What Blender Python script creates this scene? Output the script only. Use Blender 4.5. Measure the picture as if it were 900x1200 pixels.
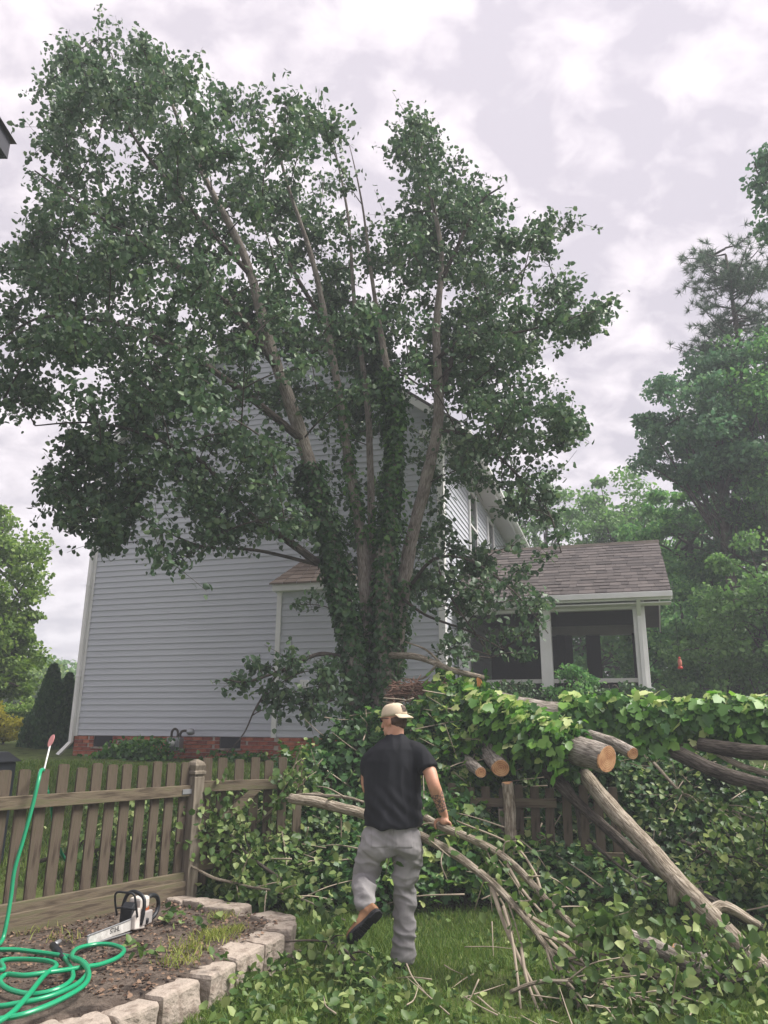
import bpy, math, random
import numpy as np
from mathutils import Vector, Matrix, Euler

random.seed(7)
rng = np.random.default_rng(11)
for o in list(bpy.data.objects):
    bpy.data.objects.remove(o)
scn = bpy.context.scene
COL = scn.collection
R = math.radians

# ------------------------------------------------------------------ camera
CAMZ = 1.55
HAZE = .0044
FPX = 900.0
cam_d = bpy.data.cameras.new("camera")
cam = bpy.data.objects.new("camera", cam_d)
COL.objects.link(cam)
cam_d.sensor_fit = 'VERTICAL'
cam_d.sensor_height = 36.0
cam_d.sensor_width = 27.0
cam_d.lens = 36.0 * FPX / 1200.0
cam_d.clip_start = 0.05
cam_d.clip_end = 3000
PITCH, ROLL = R(16.2), R(0.45)
cam_m = Matrix.Rotation(R(90) + PITCH, 4, 'X') @ Matrix.Rotation(ROLL, 4, 'Z')
cam_m.translation = (0, 0, CAMZ)
cam.matrix_world = cam_m
scn.camera = cam

# ------------------------------------------------------------------ world
SUN_AZ, SUN_EL = R(92), R(54)
w = bpy.data.worlds.new("World")
scn.world = w
w.use_nodes = True
nt = w.node_tree
nt.nodes.clear()
N = nt.nodes.new
L = nt.links.new
out = N('ShaderNodeOutputWorld')
bg = N('ShaderNodeBackground')
bg.inputs['Strength'].default_value = 0.1
sky = N('ShaderNodeTexSky')
sky.sky_type = 'NISHITA'
sky.sun_disc = False
sky.sun_elevation = SUN_EL
sky.sun_rotation = SUN_AZ
tc = N('ShaderNodeTexCoord')
sp = N('ShaderNodeSeparateXYZ')
L(tc.outputs['Generated'], sp.inputs[0])
mz = N('ShaderNodeMath'); mz.operation = 'MAXIMUM'; mz.inputs[1].default_value = 0.0
L(sp.outputs['Z'], mz.inputs[0])
az = N('ShaderNodeMath'); az.operation = 'ADD'; az.inputs[1].default_value = 0.38
L(mz.outputs[0], az.inputs[0])
dx = N('ShaderNodeMath'); dx.operation = 'DIVIDE'
dy = N('ShaderNodeMath'); dy.operation = 'DIVIDE'
L(sp.outputs['X'], dx.inputs[0]); L(az.outputs[0], dx.inputs[1])
L(sp.outputs['Y'], dy.inputs[0]); L(az.outputs[0], dy.inputs[1])
cb = N('ShaderNodeCombineXYZ')
L(dx.outputs[0], cb.inputs[0]); L(dy.outputs[0], cb.inputs[1])
n1 = N('ShaderNodeTexNoise'); n1.inputs['Scale'].default_value = 12.0; n1.inputs['Detail'].default_value = 7
n1.inputs['Roughness'].default_value = 0.52; n1.inputs['Distortion'].default_value = 0.25
mp = N('ShaderNodeMapping'); mp.inputs['Scale'].default_value = (1.1, 1.2, 1); mp.inputs['Location'].default_value = (3.1, 1.7, 0.4)
L(cb.outputs[0], mp.inputs[0]); L(mp.outputs[0], n1.inputs['Vector'])
n2 = N('ShaderNodeTexNoise'); n2.inputs['Scale'].default_value = 0.8; n2.inputs['Detail'].default_value = 3
L(mp.outputs[0], n2.inputs['Vector'])
ad = N('ShaderNodeMath'); ad.operation = 'MULTIPLY_ADD'; ad.inputs[1].default_value = 0.55
L(n2.outputs[0], ad.inputs[0]); L(n1.outputs[0], ad.inputs[2])
cr = N('ShaderNodeValToRGB')
e = cr.color_ramp.elements
e[0].position = 0.64; e[0].color = (2.7, 2.45, 2.66, 1)
e[1].position = 0.93; e[1].color = (4.4, 4.02, 4.14, 1)
m_ = cr.color_ramp.elements.new(0.78); m_.color = (3.5, 3.17, 3.32, 1)
L(ad.outputs[0], cr.inputs[0])
mx = N('ShaderNodeMixRGB'); mx.inputs[0].default_value = 0.93
L(sky.outputs[0], mx.inputs[1]); L(cr.outputs[0], mx.inputs[2])
# an overcast sky is brighter overhead than near the horizon
gr = N('ShaderNodeMath'); gr.operation = 'MULTIPLY_ADD'; gr.inputs[1].default_value = 0.40; gr.inputs[2].default_value = 0.82
L(mz.outputs[0], gr.inputs[0])
gv = N('ShaderNodeVectorMath'); gv.operation = 'SCALE'
L(mx.outputs[0], gv.inputs[0]); L(gr.outputs[0], gv.inputs['Scale'])
L(gv.outputs[0], bg.inputs[0]); L(bg.outputs[0], out.inputs[0])

sd = bpy.data.lights.new("sun", 'SUN')
sd.energy = 2.6
sd.angle = R(28)
sd.color = (1.0, 0.95, 0.88)
sun = bpy.data.objects.new("sun", sd)
COL.objects.link(sun)
sdir = Vector((math.sin(SUN_AZ) * math.cos(SUN_EL), math.cos(SUN_AZ) * math.cos(SUN_EL), math.sin(SUN_EL)))
sun.rotation_euler = sdir.to_track_quat('Z', 'Y').to_euler()
sun.location = sdir * 60

vs = scn.view_settings
vs.view_transform = 'Standard'
vs.look = 'None'
vs.exposure = 1.5
vs.gamma = 1.0
vs.use_curve_mapping = False

# ------------------------------------------------------------------ helpers
CR = np.array(cam_m.to_3x3())
CO = np.array([0, 0, CAMZ])

def ray(px, py):
    return CR @ np.array([px - 450.0, 600.0 - py, -FPX])

def P(px, py, d):
    v = ray(px, py)
    return CO + v * (d / v[1])

def Pz(px, py, z):
    v = ray(px, py)
    return CO + v * ((z - CAMZ) / v[2])

def proj(p):
    q = CR.T @ (np.asarray(p, float) - CO)
    return 450 - q[0] / q[2] * FPX, 600 + q[1] / q[2] * FPX

_sn = rng.normal(size=(24, 3)); _sp = rng.uniform(0, 6.28, 24)
def snoise(p, scale=1.0, k=12):
    """cheap smooth noise, about -1..1; p (n,3)"""
    p = np.atleast_2d(p) * scale
    s = np.zeros(len(p))
    for i in range(k):
        s += np.sin(p @ _sn[i] * (1 + 0.12 * i) + _sp[i])
    return s / (k ** 0.5) * 0.8

def sstep(t):
    t = np.clip(t, 0, 1)
    return t * t * (3 - 2 * t)

def np_mesh(name, V, F, mat=None, uv=None, smooth=False):
    """V (n,3); F list of (m,k) index arrays"""
    if not isinstance(F, list):
        F = [F]
    me = bpy.data.meshes.new(name)
    V = np.asarray(V, dtype=np.float32)
    me.vertices.add(len(V))
    me.vertices.foreach_set('co', V.ravel())
    F = [np.asarray(f, dtype=np.int32) for f in F if len(f)]
    nl = sum(f.size for f in F); npoly = sum(len(f) for f in F)
    me.loops.add(nl)
    me.polygons.add(npoly)
    idx = np.concatenate([f.ravel() for f in F])
    me.loops.foreach_set('vertex_index', idx)
    st, c = [], 0
    for f in F:
        st.append(np.arange(len(f), dtype=np.int32) * f.shape[1] + c)
        c += f.size
    me.polygons.foreach_set('loop_start', np.concatenate(st))
    if uv is not None:
        lay = me.uv_layers.new(name='uv')
        lay.data.foreach_set('uv', np.asarray(uv, dtype=np.float32)[idx].ravel())
    if smooth:
        me.polygons.foreach_set('use_smooth', np.ones(npoly, dtype=bool))
    me.update(calc_edges=True)
    if mat:
        me.materials.append(mat)
    return me

def link(name, data, parent=None, kind=None, label=None, cat=None, group=None):
    o = bpy.data.objects.new(name, data)
    COL.objects.link(o)
    if parent is not None:
        o.parent = parent
    for k, v in (('kind', kind), ('label', label), ('category', cat), ('group', group)):
        if v:
            o[k] = v
    return o

def thing(name, label, cat, loc=(0, 0, 0), rz=0, group=None):
    o = link(name, None, label=label, cat=cat, group=group)
    o.location = tuple(loc)
    o.rotation_euler = (0, 0, rz)
    o.empty_display_size = 0.2
    return o

class MB:
    def __init__(s):
        s.v, s.f = [], []
    def poly(s, vs, fs):
        b = len(s.v)
        s.v += [tuple(float(c) for c in x) for x in vs]
        s.f += [tuple(i + b for i in f) for f in fs]
        return s
    def box(s, x0, x1, y0, y1, z0, z1):
        return s.poly([(x0, y0, z0), (x1, y0, z0), (x1, y1, z0), (x0, y1, z0), (x0, y0, z1), (x1, y0, z1), (x1, y1, z1), (x0, y1, z1)],
                      [(3, 2, 1, 0), (4, 5, 6, 7), (0, 1, 5, 4), (1, 2, 6, 5), (2, 3, 7, 6), (3, 0, 4, 7)])
    def prism(s, prof, axis_from, axis_to):
        """prof: list of 3d points (closed ring); extruded by vector"""
        a = np.asarray(axis_from, float); b = np.asarray(axis_to, float)
        n = len(prof)
        vs = [np.asarray(p, float) + a for p in prof] + [np.asarray(p, float) + b for p in prof]
        fs = [tuple(range(n))[::-1], tuple(range(n, 2 * n))] + [(i, (i + 1) % n, n + (i + 1) % n, n + i) for i in range(n)]
        return s.poly(vs, fs)
    def add(s, V, F):
        return s.poly(V, [tuple(int(i) for i in f) for f in F])
    def mesh(s, name, mat, smooth=False):
        me = bpy.data.meshes.new(name)
        me.from_pydata(s.v, [], s.f)
        me.update()
        if mat:
            me.materials.append(mat)
        if smooth:
            for p in me.polygons:
                p.use_smooth = True
        return me
    def obj(s, name, mat, parent=None, bevel=0, smooth=False, **k):
        o = link(name, s.mesh(name, mat, smooth), parent, **k)
        if bevel:
            m = o.modifiers.new('bevel', 'BEVEL')
            m.width = bevel; m.segments = 2; m.limit_method = 'ANGLE'
        return o

def catmull(pts, n=8):
    pts = np.asarray(pts, float)
    if len(pts) < 3:
        t = np.linspace(0, 1, n + 1)[:, None]
        return pts[0] * (1 - t) + pts[-1] * t
    q = np.vstack([2 * pts[0] - pts[1], pts, 2 * pts[-1] - pts[-2]])
    res = []
    for i in range(1, len(q) - 2):
        p0, p1, p2, p3 = q[i - 1], q[i], q[i + 1], q[i + 2]
        for t in np.linspace(0, 1, n, endpoint=False):
            res.append(0.5 * ((2 * p1) + (-p0 + p2) * t + (2 * p0 - 5 * p1 + 4 * p2 - p3) * t * t + (-p0 + 3 * p1 - 3 * p2 + p3) * t ** 3))
    res.append(q[-2])
    return np.array(res)

def tube(pts, rad, seg=8, cap=True, knobs=0.0):
    """returns V, F, UV (seam duplicated)"""
    pts = np.asarray(pts, float)
    n = len(pts)
    rad = np.interp(np.linspace(0, 1, n), np.linspace(0, 1, len(rad)), rad) if np.ndim(rad) else np.full(n, rad)
    if cap:
        pts = np.vstack([pts[:1], pts, pts[-1:]])
        rad = np.concatenate([[1e-4], rad, [1e-4]])
        n += 2
    tg = np.gradient(pts, axis=0)
    if cap:
        tg[0] = tg[1] = pts[2] - pts[1]; tg[-1] = tg[-2] = pts[-2] - pts[-3]
    tg /= np.linalg.norm(tg, axis=1)[:, None] + 1e-9
    a = np.array([0, 0, 1.0]) if abs(tg[0][2]) < 0.9 else np.array([1.0, 0, 0])
    u = np.cross(tg[0], a); u /= np.linalg.norm(u)
    th = np.linspace(0, 2 * math.pi, seg + 1)
    V = np.zeros((n, seg + 1, 3)); UV = np.zeros((n, seg + 1, 2))
    dist = 0
    for i in range(n):
        u = u - tg[i] * np.dot(u, tg[i]); u /= np.linalg.norm(u) + 1e-9
        vv = np.cross(tg[i], u)
        r = rad[i]
        if knobs:
            rr = r * (1 + knobs * np.sin(th * 2 + i * 0.7) * 0.5 + knobs * np.sin(th * 3 + i * 1.9) * 0.5)
        else:
            rr = np.full(seg + 1, r)
        V[i] = pts[i] + np.outer(np.cos(th) * rr, u) + np.outer(np.sin(th) * rr, vv)
        if i:
            dist += np.linalg.norm(pts[i] - pts[i - 1])
        UV[i, :, 0] = th / (2 * math.pi) * max(1, round(rad.max() * 20)); UV[i, :, 1] = dist
    i, j = np.meshgrid(np.arange(n - 1), np.arange(seg), indexing='ij')
    b = i * (seg + 1) + j
    F = np.stack([b, b + 1, b + seg + 2, b + seg + 1], -1).reshape(-1, 4)
    return V.reshape(-1, 3), F, UV.reshape(-1, 2)

def join(parts):
    V, F, U, c = [], [], [], 0
    for p in parts:
        V.append(p[0]); F.append(np.asarray(p[1]) + c); c += len(p[0])
        if len(p) > 2:
            U.append(p[2])
    return np.vstack(V), np.vstack(F), (np.vstack(U) if U else None)

def tube_obj(name, tubes, mat, parent=None, smooth=True, **k):
    V, F, U = join(tubes)
    return link(name, np_mesh(name, V, F, mat, U, smooth), parent, **k)

# leaf templates: x = half width, y = along, z = fold
LEAF = (np.array([(0, 0, 0), (0, 1, -.12), (-.40, .28, .10), (-.30, .72, .05), (.40, .28, .10), (.30, .72, .05)], float),
        np.array([(0, 1, 3, 2), (0, 4, 5, 1)]))
IVY = (np.array([(0, 0, 0), (0, 1, -.15), (-.32, -.10, .02), (-.55, .28, -.04), (-.30, .40, .06), (-.36, .66, -.02),
                 (.32, -.10, .02), (.55, .28, -.04), (.30, .40, .06), (.36, .66, -.02)], float),
       np.array([(0, 1, 5, 4, 3, 2), (0, 6, 7, 8, 9, 1)]))
TUFT = (np.array([(-.05, 0, 0), (.05, 0, 0), (0, 1, 0)], float), np.array([(0, 1, 2)]))

def unit(v):
    return v / (np.linalg.norm(v, axis=-1, keepdims=True) + 1e-9)

def leaf_arrays(pts, axis, normal, size, tmpl=LEAF):
    pts = np.asarray(pts); n = len(pts)
    y = unit(axis)
    x = unit(np.cross(y, normal))
    z = np.cross(x, y)
    T, F = tmpl
    s = (np.asarray(size) * np.ones(n))[:, None, None]
    V = pts[:, None, :] + s * (T[None, :, 0, None] * x[:, None, :] + T[None, :, 1, None] * y[:, None, :] + T[None, :, 2, None] * z[:, None, :])
    FF = F[None] + (np.arange(n) * len(T))[:, None, None]
    return V.reshape(-1, 3), FF.reshape(-1, F.shape[1])

def leaves_obj(name, pts, size, mat, parent=None, tmpl=LEAF, droop=0.4, up=0.6, axis=None, normal=None, kind='stuff', **k):
    n = len(pts)
    if axis is None:
        axis = rng.normal(size=(n, 3)); axis[:, 2] -= droop * 1.5
    if normal is None:
        normal = rng.normal(size=(n, 3)); normal[:, 2] += up * 2.0
    sz = size * rng.uniform(.5, 1.3, n)
    V, F = leaf_arrays(pts, axis, normal, sz, tmpl)
    return link(name, np_mesh(name, V, F, mat), parent, kind=kind, **k)

def in_poly(x, y, poly):
    poly = np.asarray(poly, float)
    inside = np.zeros(len(x), bool)
    j = len(poly) - 1
    for i in range(len(poly)):
        xi, yi = poly[i]; xj, yj = poly[j]
        c = ((yi > y) != (yj > y)) & (x < (xj - xi) * (y - yi) / (yj - yi + 1e-12) + xi)
        inside ^= c
        j = i
    return inside

# ------------------------------------------------------------------ materials
def nodes(name):
    m = bpy.data.materials.new(name)
    m.use_nodes = True
    t = m.node_tree
    b = t.nodes['Principled BSDF']
    return m, t, b

def ramp(t, cols, fac):
    r = t.nodes.new('ShaderNodeValToRGB')
    es = r.color_ramp.elements
    for i, (p, c) in enumerate(cols):
        el = es[i] if i < 2 else es.new(p)
        el.position = p; el.color = (*c, 1)
    t.links.new(fac, r.inputs[0])
    return r.outputs[0]

def pmat(name, c1, c2, scale=8, rough=.7, bump=.2, bscale=None, detail=5, stretch=(1, 1, 1), coord='Object', spec=.3, lo=.35, hi=.65, dist=.02, c3=None, island=0):
    m, t, b = nodes(name)
    n = t.nodes.new
    tcn = n('ShaderNodeTexCoord'); mpn = n('ShaderNodeMapping'); mpn.inputs['Scale'].default_value = stretch
    t.links.new(tcn.outputs[coord], mpn.inputs[0])
    nz = n('ShaderNodeTexNoise'); nz.inputs['Scale'].default_value = scale; nz.inputs['Detail'].default_value = detail
    t.links.new(mpn.outputs[0], nz.inputs['Vector'])
    fac = nz.outputs[0]
    if island:
        g = n('ShaderNodeNewGeometry')
        ma = n('ShaderNodeMath'); ma.operation = 'MULTIPLY_ADD'; ma.inputs[1].default_value = island
        t.links.new(g.outputs['Random Per Island'], ma.inputs[0]); t.links.new(fac, ma.inputs[2])
        sb = n('ShaderNodeMath'); sb.operation = 'SUBTRACT'; sb.inputs[1].default_value = island / 2
        t.links.new(ma.outputs[0], sb.inputs[0]); fac = sb.outputs[0]
    cols = [(lo, c1), (hi, c2)]
    if c3:
        cols = [(lo, c1), (hi, c3), ((lo + hi) / 2, c2)]
    c = ramp(t, cols, fac)
    t.links.new(c, b.inputs['Base Color'])
    b.inputs['Roughness'].default_value = rough
    b.inputs['Specular IOR Level'].default_value = spec
    if bump:
        nb = n('ShaderNodeTexNoise'); nb.inputs['Scale'].default_value = bscale or scale * 3; nb.inputs['Detail'].default_value = 6
        t.links.new(mpn.outputs[0], nb.inputs['Vector'])
        bp = n('ShaderNodeBump'); bp.inputs['Strength'].default_value = bump; bp.inputs['Distance'].default_value = dist
        t.links.new(nb.outputs[0], bp.inputs['Height'])
        t.links.new(bp.outputs[0], b.inputs['Normal'])
    return m

def leafmat(name, cols, trans=.35, rough=.5, spec=.35, tcol=None):
    """colour differs leaf by leaf"""
    m, t, b = nodes(name)
    n = t.nodes.new
    g = n('ShaderNodeNewGeometry')
    c = ramp(t, cols, g.outputs['Random Per Island'])
    t.links.new(c, b.inputs['Base Color'])
    b.inputs['Roughness'].default_value = rough
    b.inputs['Specular IOR Level'].default_value = spec
    tr = n('ShaderNodeBsdfTranslucent')
    hs = n('ShaderNodeHueSaturation'); hs.inputs['Value'].default_value = 1.5; hs.inputs['Saturation'].default_value = 1.1
    t.links.new(c, hs.inputs['Color']); t.links.new(hs.outputs[0], tr.inputs['Color'])
    mxs = n('ShaderNodeMixShader'); mxs.inputs[0].default_value = trans
    t.links.new(b.outputs[0], mxs.inputs[1]); t.links.new(tr.outputs[0], mxs.inputs[2])
    t.links.new(mxs.outputs[0], t.nodes['Material Output'].inputs['Surface'])
    return m

def flat(name, c, rough=.5, metal=0, spec=.4):
    m, t, b = nodes(name)
    b.inputs['Base Color'].default_value = (*c, 1)
    b.inputs['Roughness'].default_value = rough
    b.inputs['Metallic'].default_value = metal
    b.inputs['Specular IOR Level'].default_value = spec
    return m

def brickmat(name, c):
    return pmat(name, tuple(x * .75 for x in c), tuple(min(1, x * 1.2) for x in c), 14, .9, .5, 60, dist=.006)

def barkmat(name, c1, c2, c3, sx=1.0, sy=1.0):
    m, t, b = nodes(name)
    n = t.nodes.new
    tcn = n('ShaderNodeTexCoord'); mpn = n('ShaderNodeMapping'); mpn.inputs['Scale'].default_value = (7 * sx, 3.2 * sy, 1)
    t.links.new(tcn.outputs['UV'], mpn.inputs[0])
    nz = n('ShaderNodeTexNoise'); nz.inputs['Scale'].default_value = 2.2; nz.inputs['Detail'].default_value = 8; nz.inputs['Roughness'].default_value = .65
    t.links.new(mpn.outputs[0], nz.inputs['Vector'])
    ob = n('ShaderNodeTexNoise'); ob.inputs['Scale'].default_value = 5; ob.inputs['Detail'].default_value = 4
    t.links.new(tcn.outputs['Object'], ob.inputs['Vector'])
    ma = n('ShaderNodeMath'); ma.operation = 'MULTIPLY_ADD'; ma.inputs[1].default_value = .5
    t.links.new(ob.outputs[0], ma.inputs[0]); t.links.new(nz.outputs[0], ma.inputs[2])
    vr = n('ShaderNodeTexVoronoi'); vr.feature = 'DISTANCE_TO_EDGE'; vr.inputs['Scale'].default_value = 1.6
    wv = n('ShaderNodeVectorMath'); wv.operation = 'MULTIPLY_ADD'; wv.inputs[1].default_value = (.9, .9, .9)
    t.links.new(nz.outputs['Color'], wv.inputs[0]); t.links.new(mpn.outputs[0], wv.inputs[2]); t.links.new(wv.outputs[0], vr.inputs['Vector'])
    ck = n('ShaderNodeMapRange'); ck.inputs['From Max'].default_value = .16; ck.inputs['To Min'].default_value = -.16; ck.inputs['To Max'].default_value = 0
    t.links.new(vr.outputs['Distance'], ck.inputs[0])
    m3 = n('ShaderNodeMath'); m3.operation = 'ADD'
    t.links.new(ck.outputs[0], m3.inputs[0]); t.links.new(ma.outputs[0], m3.inputs[1])
    ma = m3
    c = ramp(t, [(.54, c1), (.92, c3), (.72, c2)], ma.outputs[0])
    t.links.new(c, b.inputs['Base Color'])
    b.inputs['Roughness'].default_value = .85
    b.inputs['Specular IOR Level'].default_value = .2
    bp = n('ShaderNodeBump'); bp.inputs['Strength'].default_value = 1.0; bp.inputs['Distance'].default_value = .03
    t.links.new(ma.outputs[0], bp.inputs['Height']); t.links.new(bp.outputs[0], b.inputs['Normal'])
    return m

M = {}
M['siding'] = pmat('vinyl_siding', (.50, .52, .57), (.56, .58, .63), 1.2, .55, .05, 30, stretch=(.4, 1, 6), spec=.3)
M['sheath'] = flat('wall_sheathing', (.35, .35, .37), .8)
M['white'] = pmat('white_trim', (.74, .74, .73), (.82, .82, .81), 3, .45, .04, 20)
M['mortar'] = pmat('mortar', (.42, .36, .32), (.52, .47, .42), 20, .95, .4, 80, dist=.004)
M['brick'] = [brickmat('red_brick', (.36, .115, .075)), brickmat('dark_red_brick', (.27, .085, .06)), brickmat('orange_brick', (.43, .15, .09))]
M['vent'] = flat('vent_black', (.02, .02, .025), .6)
M['shingle'] = pmat('roof_shingle', (.085, .075, .073), (.155, .135, .128), 3, .95, .5, 160, dist=.004, island=.9, lo=.1, hi=.9)
M['shingle_b'] = pmat('brown_shingle', (.13, .10, .082), (.21, .17, .145), 3, .95, .5, 160, dist=.004, island=.9, lo=.1, hi=.9)
M['soffit'] = flat('soffit_vinyl', (.55, .54, .52), .6)
M['glass'] = flat('window_glass', (.02, .025, .03), .06, 0, .6)
M['darkwood'] = flat('dark_porch_frame', (.045, .04, .042), .6)
M['deck'] = pmat('deck_boards', (.13, .09, .07), (.2, .15, .12), 6, .8, .3)
M['fence'] = pmat('weathered_wood', (.050, .038, .028), (.108, .086, .065), 5, .9, .5, 24, stretch=(6, 6, .7), spec=.15, c3=(.088, .077, .050), dist=.006)
M['post'] = pmat('weathered_post', (.13, .11, .085), (.23, .20, .16), 5, .9, .5, 24, stretch=(6, 6, .7), spec=.15, dist=.006)
M['rail'] = pmat('weathered_rail', (.072, .057, .041), (.145, .118, .084), 5, .9, .5, 24, stretch=(.7, 6, 6), spec=.15, c3=(.12, .112, .066), dist=.006)
M['stone'] = pmat('concrete_block', (.215, .175, .145), (.37, .315, .268), 9, .95, .8, 50, dist=.012, c3=(.305, .262, .222), spec=.15)
M['soil'] = pmat('bed_soil', (.045, .036, .031), (.125, .10, .083), 6, .95, .9, 40, dist=.03, c3=(.082, .064, .053), spec=.1)
M['mulch'] = pmat('mulch_chips', (.07, .042, .03), (.25, .17, .12), 5, .9, .3, 40, island=1.0, lo=.05, hi=.95, spec=.1)
M['ground'] = pmat('lawn_ground', (.035, .05, .014), (.085, .115, .03), 3.5, .95, .8, 40, dist=.04, c3=(.06, .075, .025), spec=.1)
M['under'] = pmat('mound_core', (.018, .02, .010), (.045, .045, .022), 6, .95, .8, 30, dist=.05, spec=.05)
M['grass'] = leafmat('grass_blades', [(0, (.065, .120, .024)), (1, (.19, .235, .06)), (.55, (.11, .19, .04))], .3, .55, .25)
M['drygrass'] = leafmat('dry_grass', [(0, (.16, .20, .04)), (1, (.36, .34, .11)), (.5, (.22, .28, .06))], .3, .6, .2)
M['pear'] = leafmat('pear_leaf', [(0, (0.048, 0.096, 0.048)), (1, (0.150, 0.222, 0.098)), (.7, (0.084, 0.149, 0.072))], .22, .45, .35)
M['ivy'] = leafmat('ivy_leaf', [(0, (0.029, 0.091, 0.019)), (1, (0.121, 0.254, 0.040)), (.6, (0.055, 0.152, 0.028))], .3, .4, .45)
M['ivydark'] = leafmat('dark_ivy_leaf', [(0, (0.022, 0.069, 0.020)), (1, (0.078, 0.164, 0.040)), (.6, (0.040, 0.111, 0.027))], .25, .42, .45)
M['ivyfresh'] = leafmat('fresh_ivy_leaf', [(0, (0.060, 0.145, 0.021)), (1, (0.442, 0.493, 0.212)), (.5, (0.102, 0.230, 0.034)), (.78, (0.255, 0.357, 0.093))], .38, .42, .4)
M['debris'] = leafmat('cut_leaf', [(0, (0.039, 0.088, 0.023)), (1, (0.362, 0.415, 0.178)), (.45, (0.078, 0.141, 0.036)), (.8, (0.189, 0.265, 0.086))], .28, .5, .35)
M['wood1'] = leafmat('woodland_leaf', [(0, (0.069, 0.168, 0.060)), (1, (0.217, 0.393, 0.117)), (.5, (0.117, 0.256, 0.089))], .35, .5, .3)
M['wood2'] = leafmat('light_woodland_leaf', [(0, (0.081, 0.172, 0.052)), (1, (0.196, 0.333, 0.103)), (.5, (0.127, 0.241, 0.075))], .35, .5, .3)
M['wood3'] = leafmat('dark_woodland_leaf', [(0, (0.068, 0.148, 0.081)), (1, (0.172, 0.299, 0.138)), (.5, (0.103, 0.218, 0.110))], .3, .5, .3)
M['leftleaf'] = leafmat('bright_tree_leaf', [(0, (.08, .15, .03)), (1, (.24, .34, .08)), (.5, (.13, .22, .045))], .35, .5, .3)
M['yellowleaf'] = leafmat('golden_shrub_leaf', [(0, (.26, .26, .03)), (1, (.55, .50, .09)), (.5, (.40, .38, .05))], .35, .5, .3)
M['needle'] = leafmat('pine_needles', [(0, (0.047, 0.092, 0.054)), (1, (0.126, 0.185, 0.101)), (.5, (0.076, 0.134, 0.076))], .15, .6, .2)
M['arbor'] = leafmat('arborvitae_spray', [(0, (0.027, 0.075, 0.030)), (1, (0.075, 0.150, 0.053)), (.5, (0.048, 0.112, 0.042))], .2, .6, .2)
M['bark'] = barkmat('pear_bark', (.15, .13, .112), (.33, .29, .25), (.50, .46, .41))
M['barkpale'] = barkmat('pale_bark', (.19, .155, .115), (.38, .325, .25), (.56, .50, .41))
M['barkdark'] = barkmat('dark_bark', (.045, .036, .03), (.10, .085, .07), (.19, .165, .14))
M['twig'] = flat('twig_bark', (.06, .047, .038), .8)
M['twigpale'] = flat('pale_twig', (.30, .25, .19), .8)
M['hose'] = flat('green_rubber', (.008, .27, .125), .32, 0, .5)
M['black'] = flat('black_plastic', (.012, .014, .018), .45)
M['metal'] = flat('grey_metal', (.35, .36, .38), .4, .6)

def woodmat():
    m, t, b = nodes('fresh_cut_wood')
    n = t.nodes.new
    tcn = n('ShaderNodeTexCoord')
    sepn = n('ShaderNodeVectorMath'); sepn.operation = 'LENGTH'
    t.links.new(tcn.outputs['Object'], sepn.inputs[0])
    nz = n('ShaderNodeTexNoise'); nz.inputs['Scale'].default_value = 9
    t.links.new(tcn.outputs['Object'], nz.inputs['Vector'])
    ma = n('ShaderNodeMath'); ma.operation = 'MULTIPLY_ADD'; ma.inputs[1].default_value = .05
    t.links.new(nz.outputs[0], ma.inputs[0]); t.links.new(sepn.outputs['Value'], ma.inputs[2])
    sn = n('ShaderNodeMath'); sn.operation = 'MULTIPLY'; sn.inputs[1].default_value = 330
    t.links.new(ma.outputs[0], sn.inputs[0])
    si = n('ShaderNodeMath'); si.operation = 'SINE'
    t.links.new(sn.outputs[0], si.inputs[0])
    m2 = n('ShaderNodeMath'); m2.operation = 'MULTIPLY_ADD'; m2.inputs[1].default_value = .12
    t.links.new(si.outputs[0], m2.inputs[0]); t.links.new(nz.outputs[0], m2.inputs[2])
    c = ramp(t, [(.3, (.36, .15, .07)), (.75, (.68, .42, .23)), (.5, (.55, .29, .14))], m2.outputs[0])
    t.links.new(c, b.inputs['Base Color']); b.inputs['Roughness'].default_value = .85
    return m
M['cutwood'] = woodmat()

def screenmat():
    m, t, b = nodes('insect_screen')
    b.inputs['Base Color'].default_value = (.02, .02, .022, 1); b.inputs['Roughness'].default_value = .7
    tr = t.nodes.new('ShaderNodeBsdfTransparent')
    mxs = t.nodes.new('ShaderNodeMixShader'); mxs.inputs[0].default_value = .45
    t.links.new(tr.outputs[0], mxs.inputs[1]); t.links.new(b.outputs[0], mxs.inputs[2])
    t.links.new(mxs.outputs[0], t.nodes['Material Output'].inputs['Surface'])
    return m
M['screen'] = screenmat()

# ================================================================== ground
def terr(x, y):
    x = np.asarray(x, float); y = np.asarray(y, float)
    z = 1.06 * sstep((y - 6.6) / 6.6)
    z = z + np.clip(y - 13.0, 0, 30) * .035
    p = np.stack([x, y, 0 * x], -1).reshape(-1, 3)
    z = z + (snoise(p, 1.1) * .025).reshape(x.shape)
    return z

def grid_mesh(xs, ys, fz, mat, name):
    X, Y = np.meshgrid(xs, ys, indexing='ij')
    V = np.stack([X, Y, fz(X, Y)], -1).reshape(-1, 3)
    n, m = X.shape
    i, j = np.meshgrid(np.arange(n - 1), np.arange(m - 1), indexing='ij')
    b = i * m + j
    F = np.stack([b, b + m, b + m + 1, b + 1], -1).reshape(-1, 4)
    return np_mesh(name, V, F, mat, smooth=True), V, F

xs = np.concatenate([np.linspace(-110, -12, 20), np.linspace(-11, 11, 120), np.linspace(12, 110, 20)])
ys = np.concatenate([np.linspace(-30, 2, 12), np.linspace(2.5, 18, 90), np.linspace(19, 150, 30)])
gm, _, _ = grid_mesh(xs, ys, terr, M['ground'], 'ground')
link('ground', gm, kind='structure')

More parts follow.
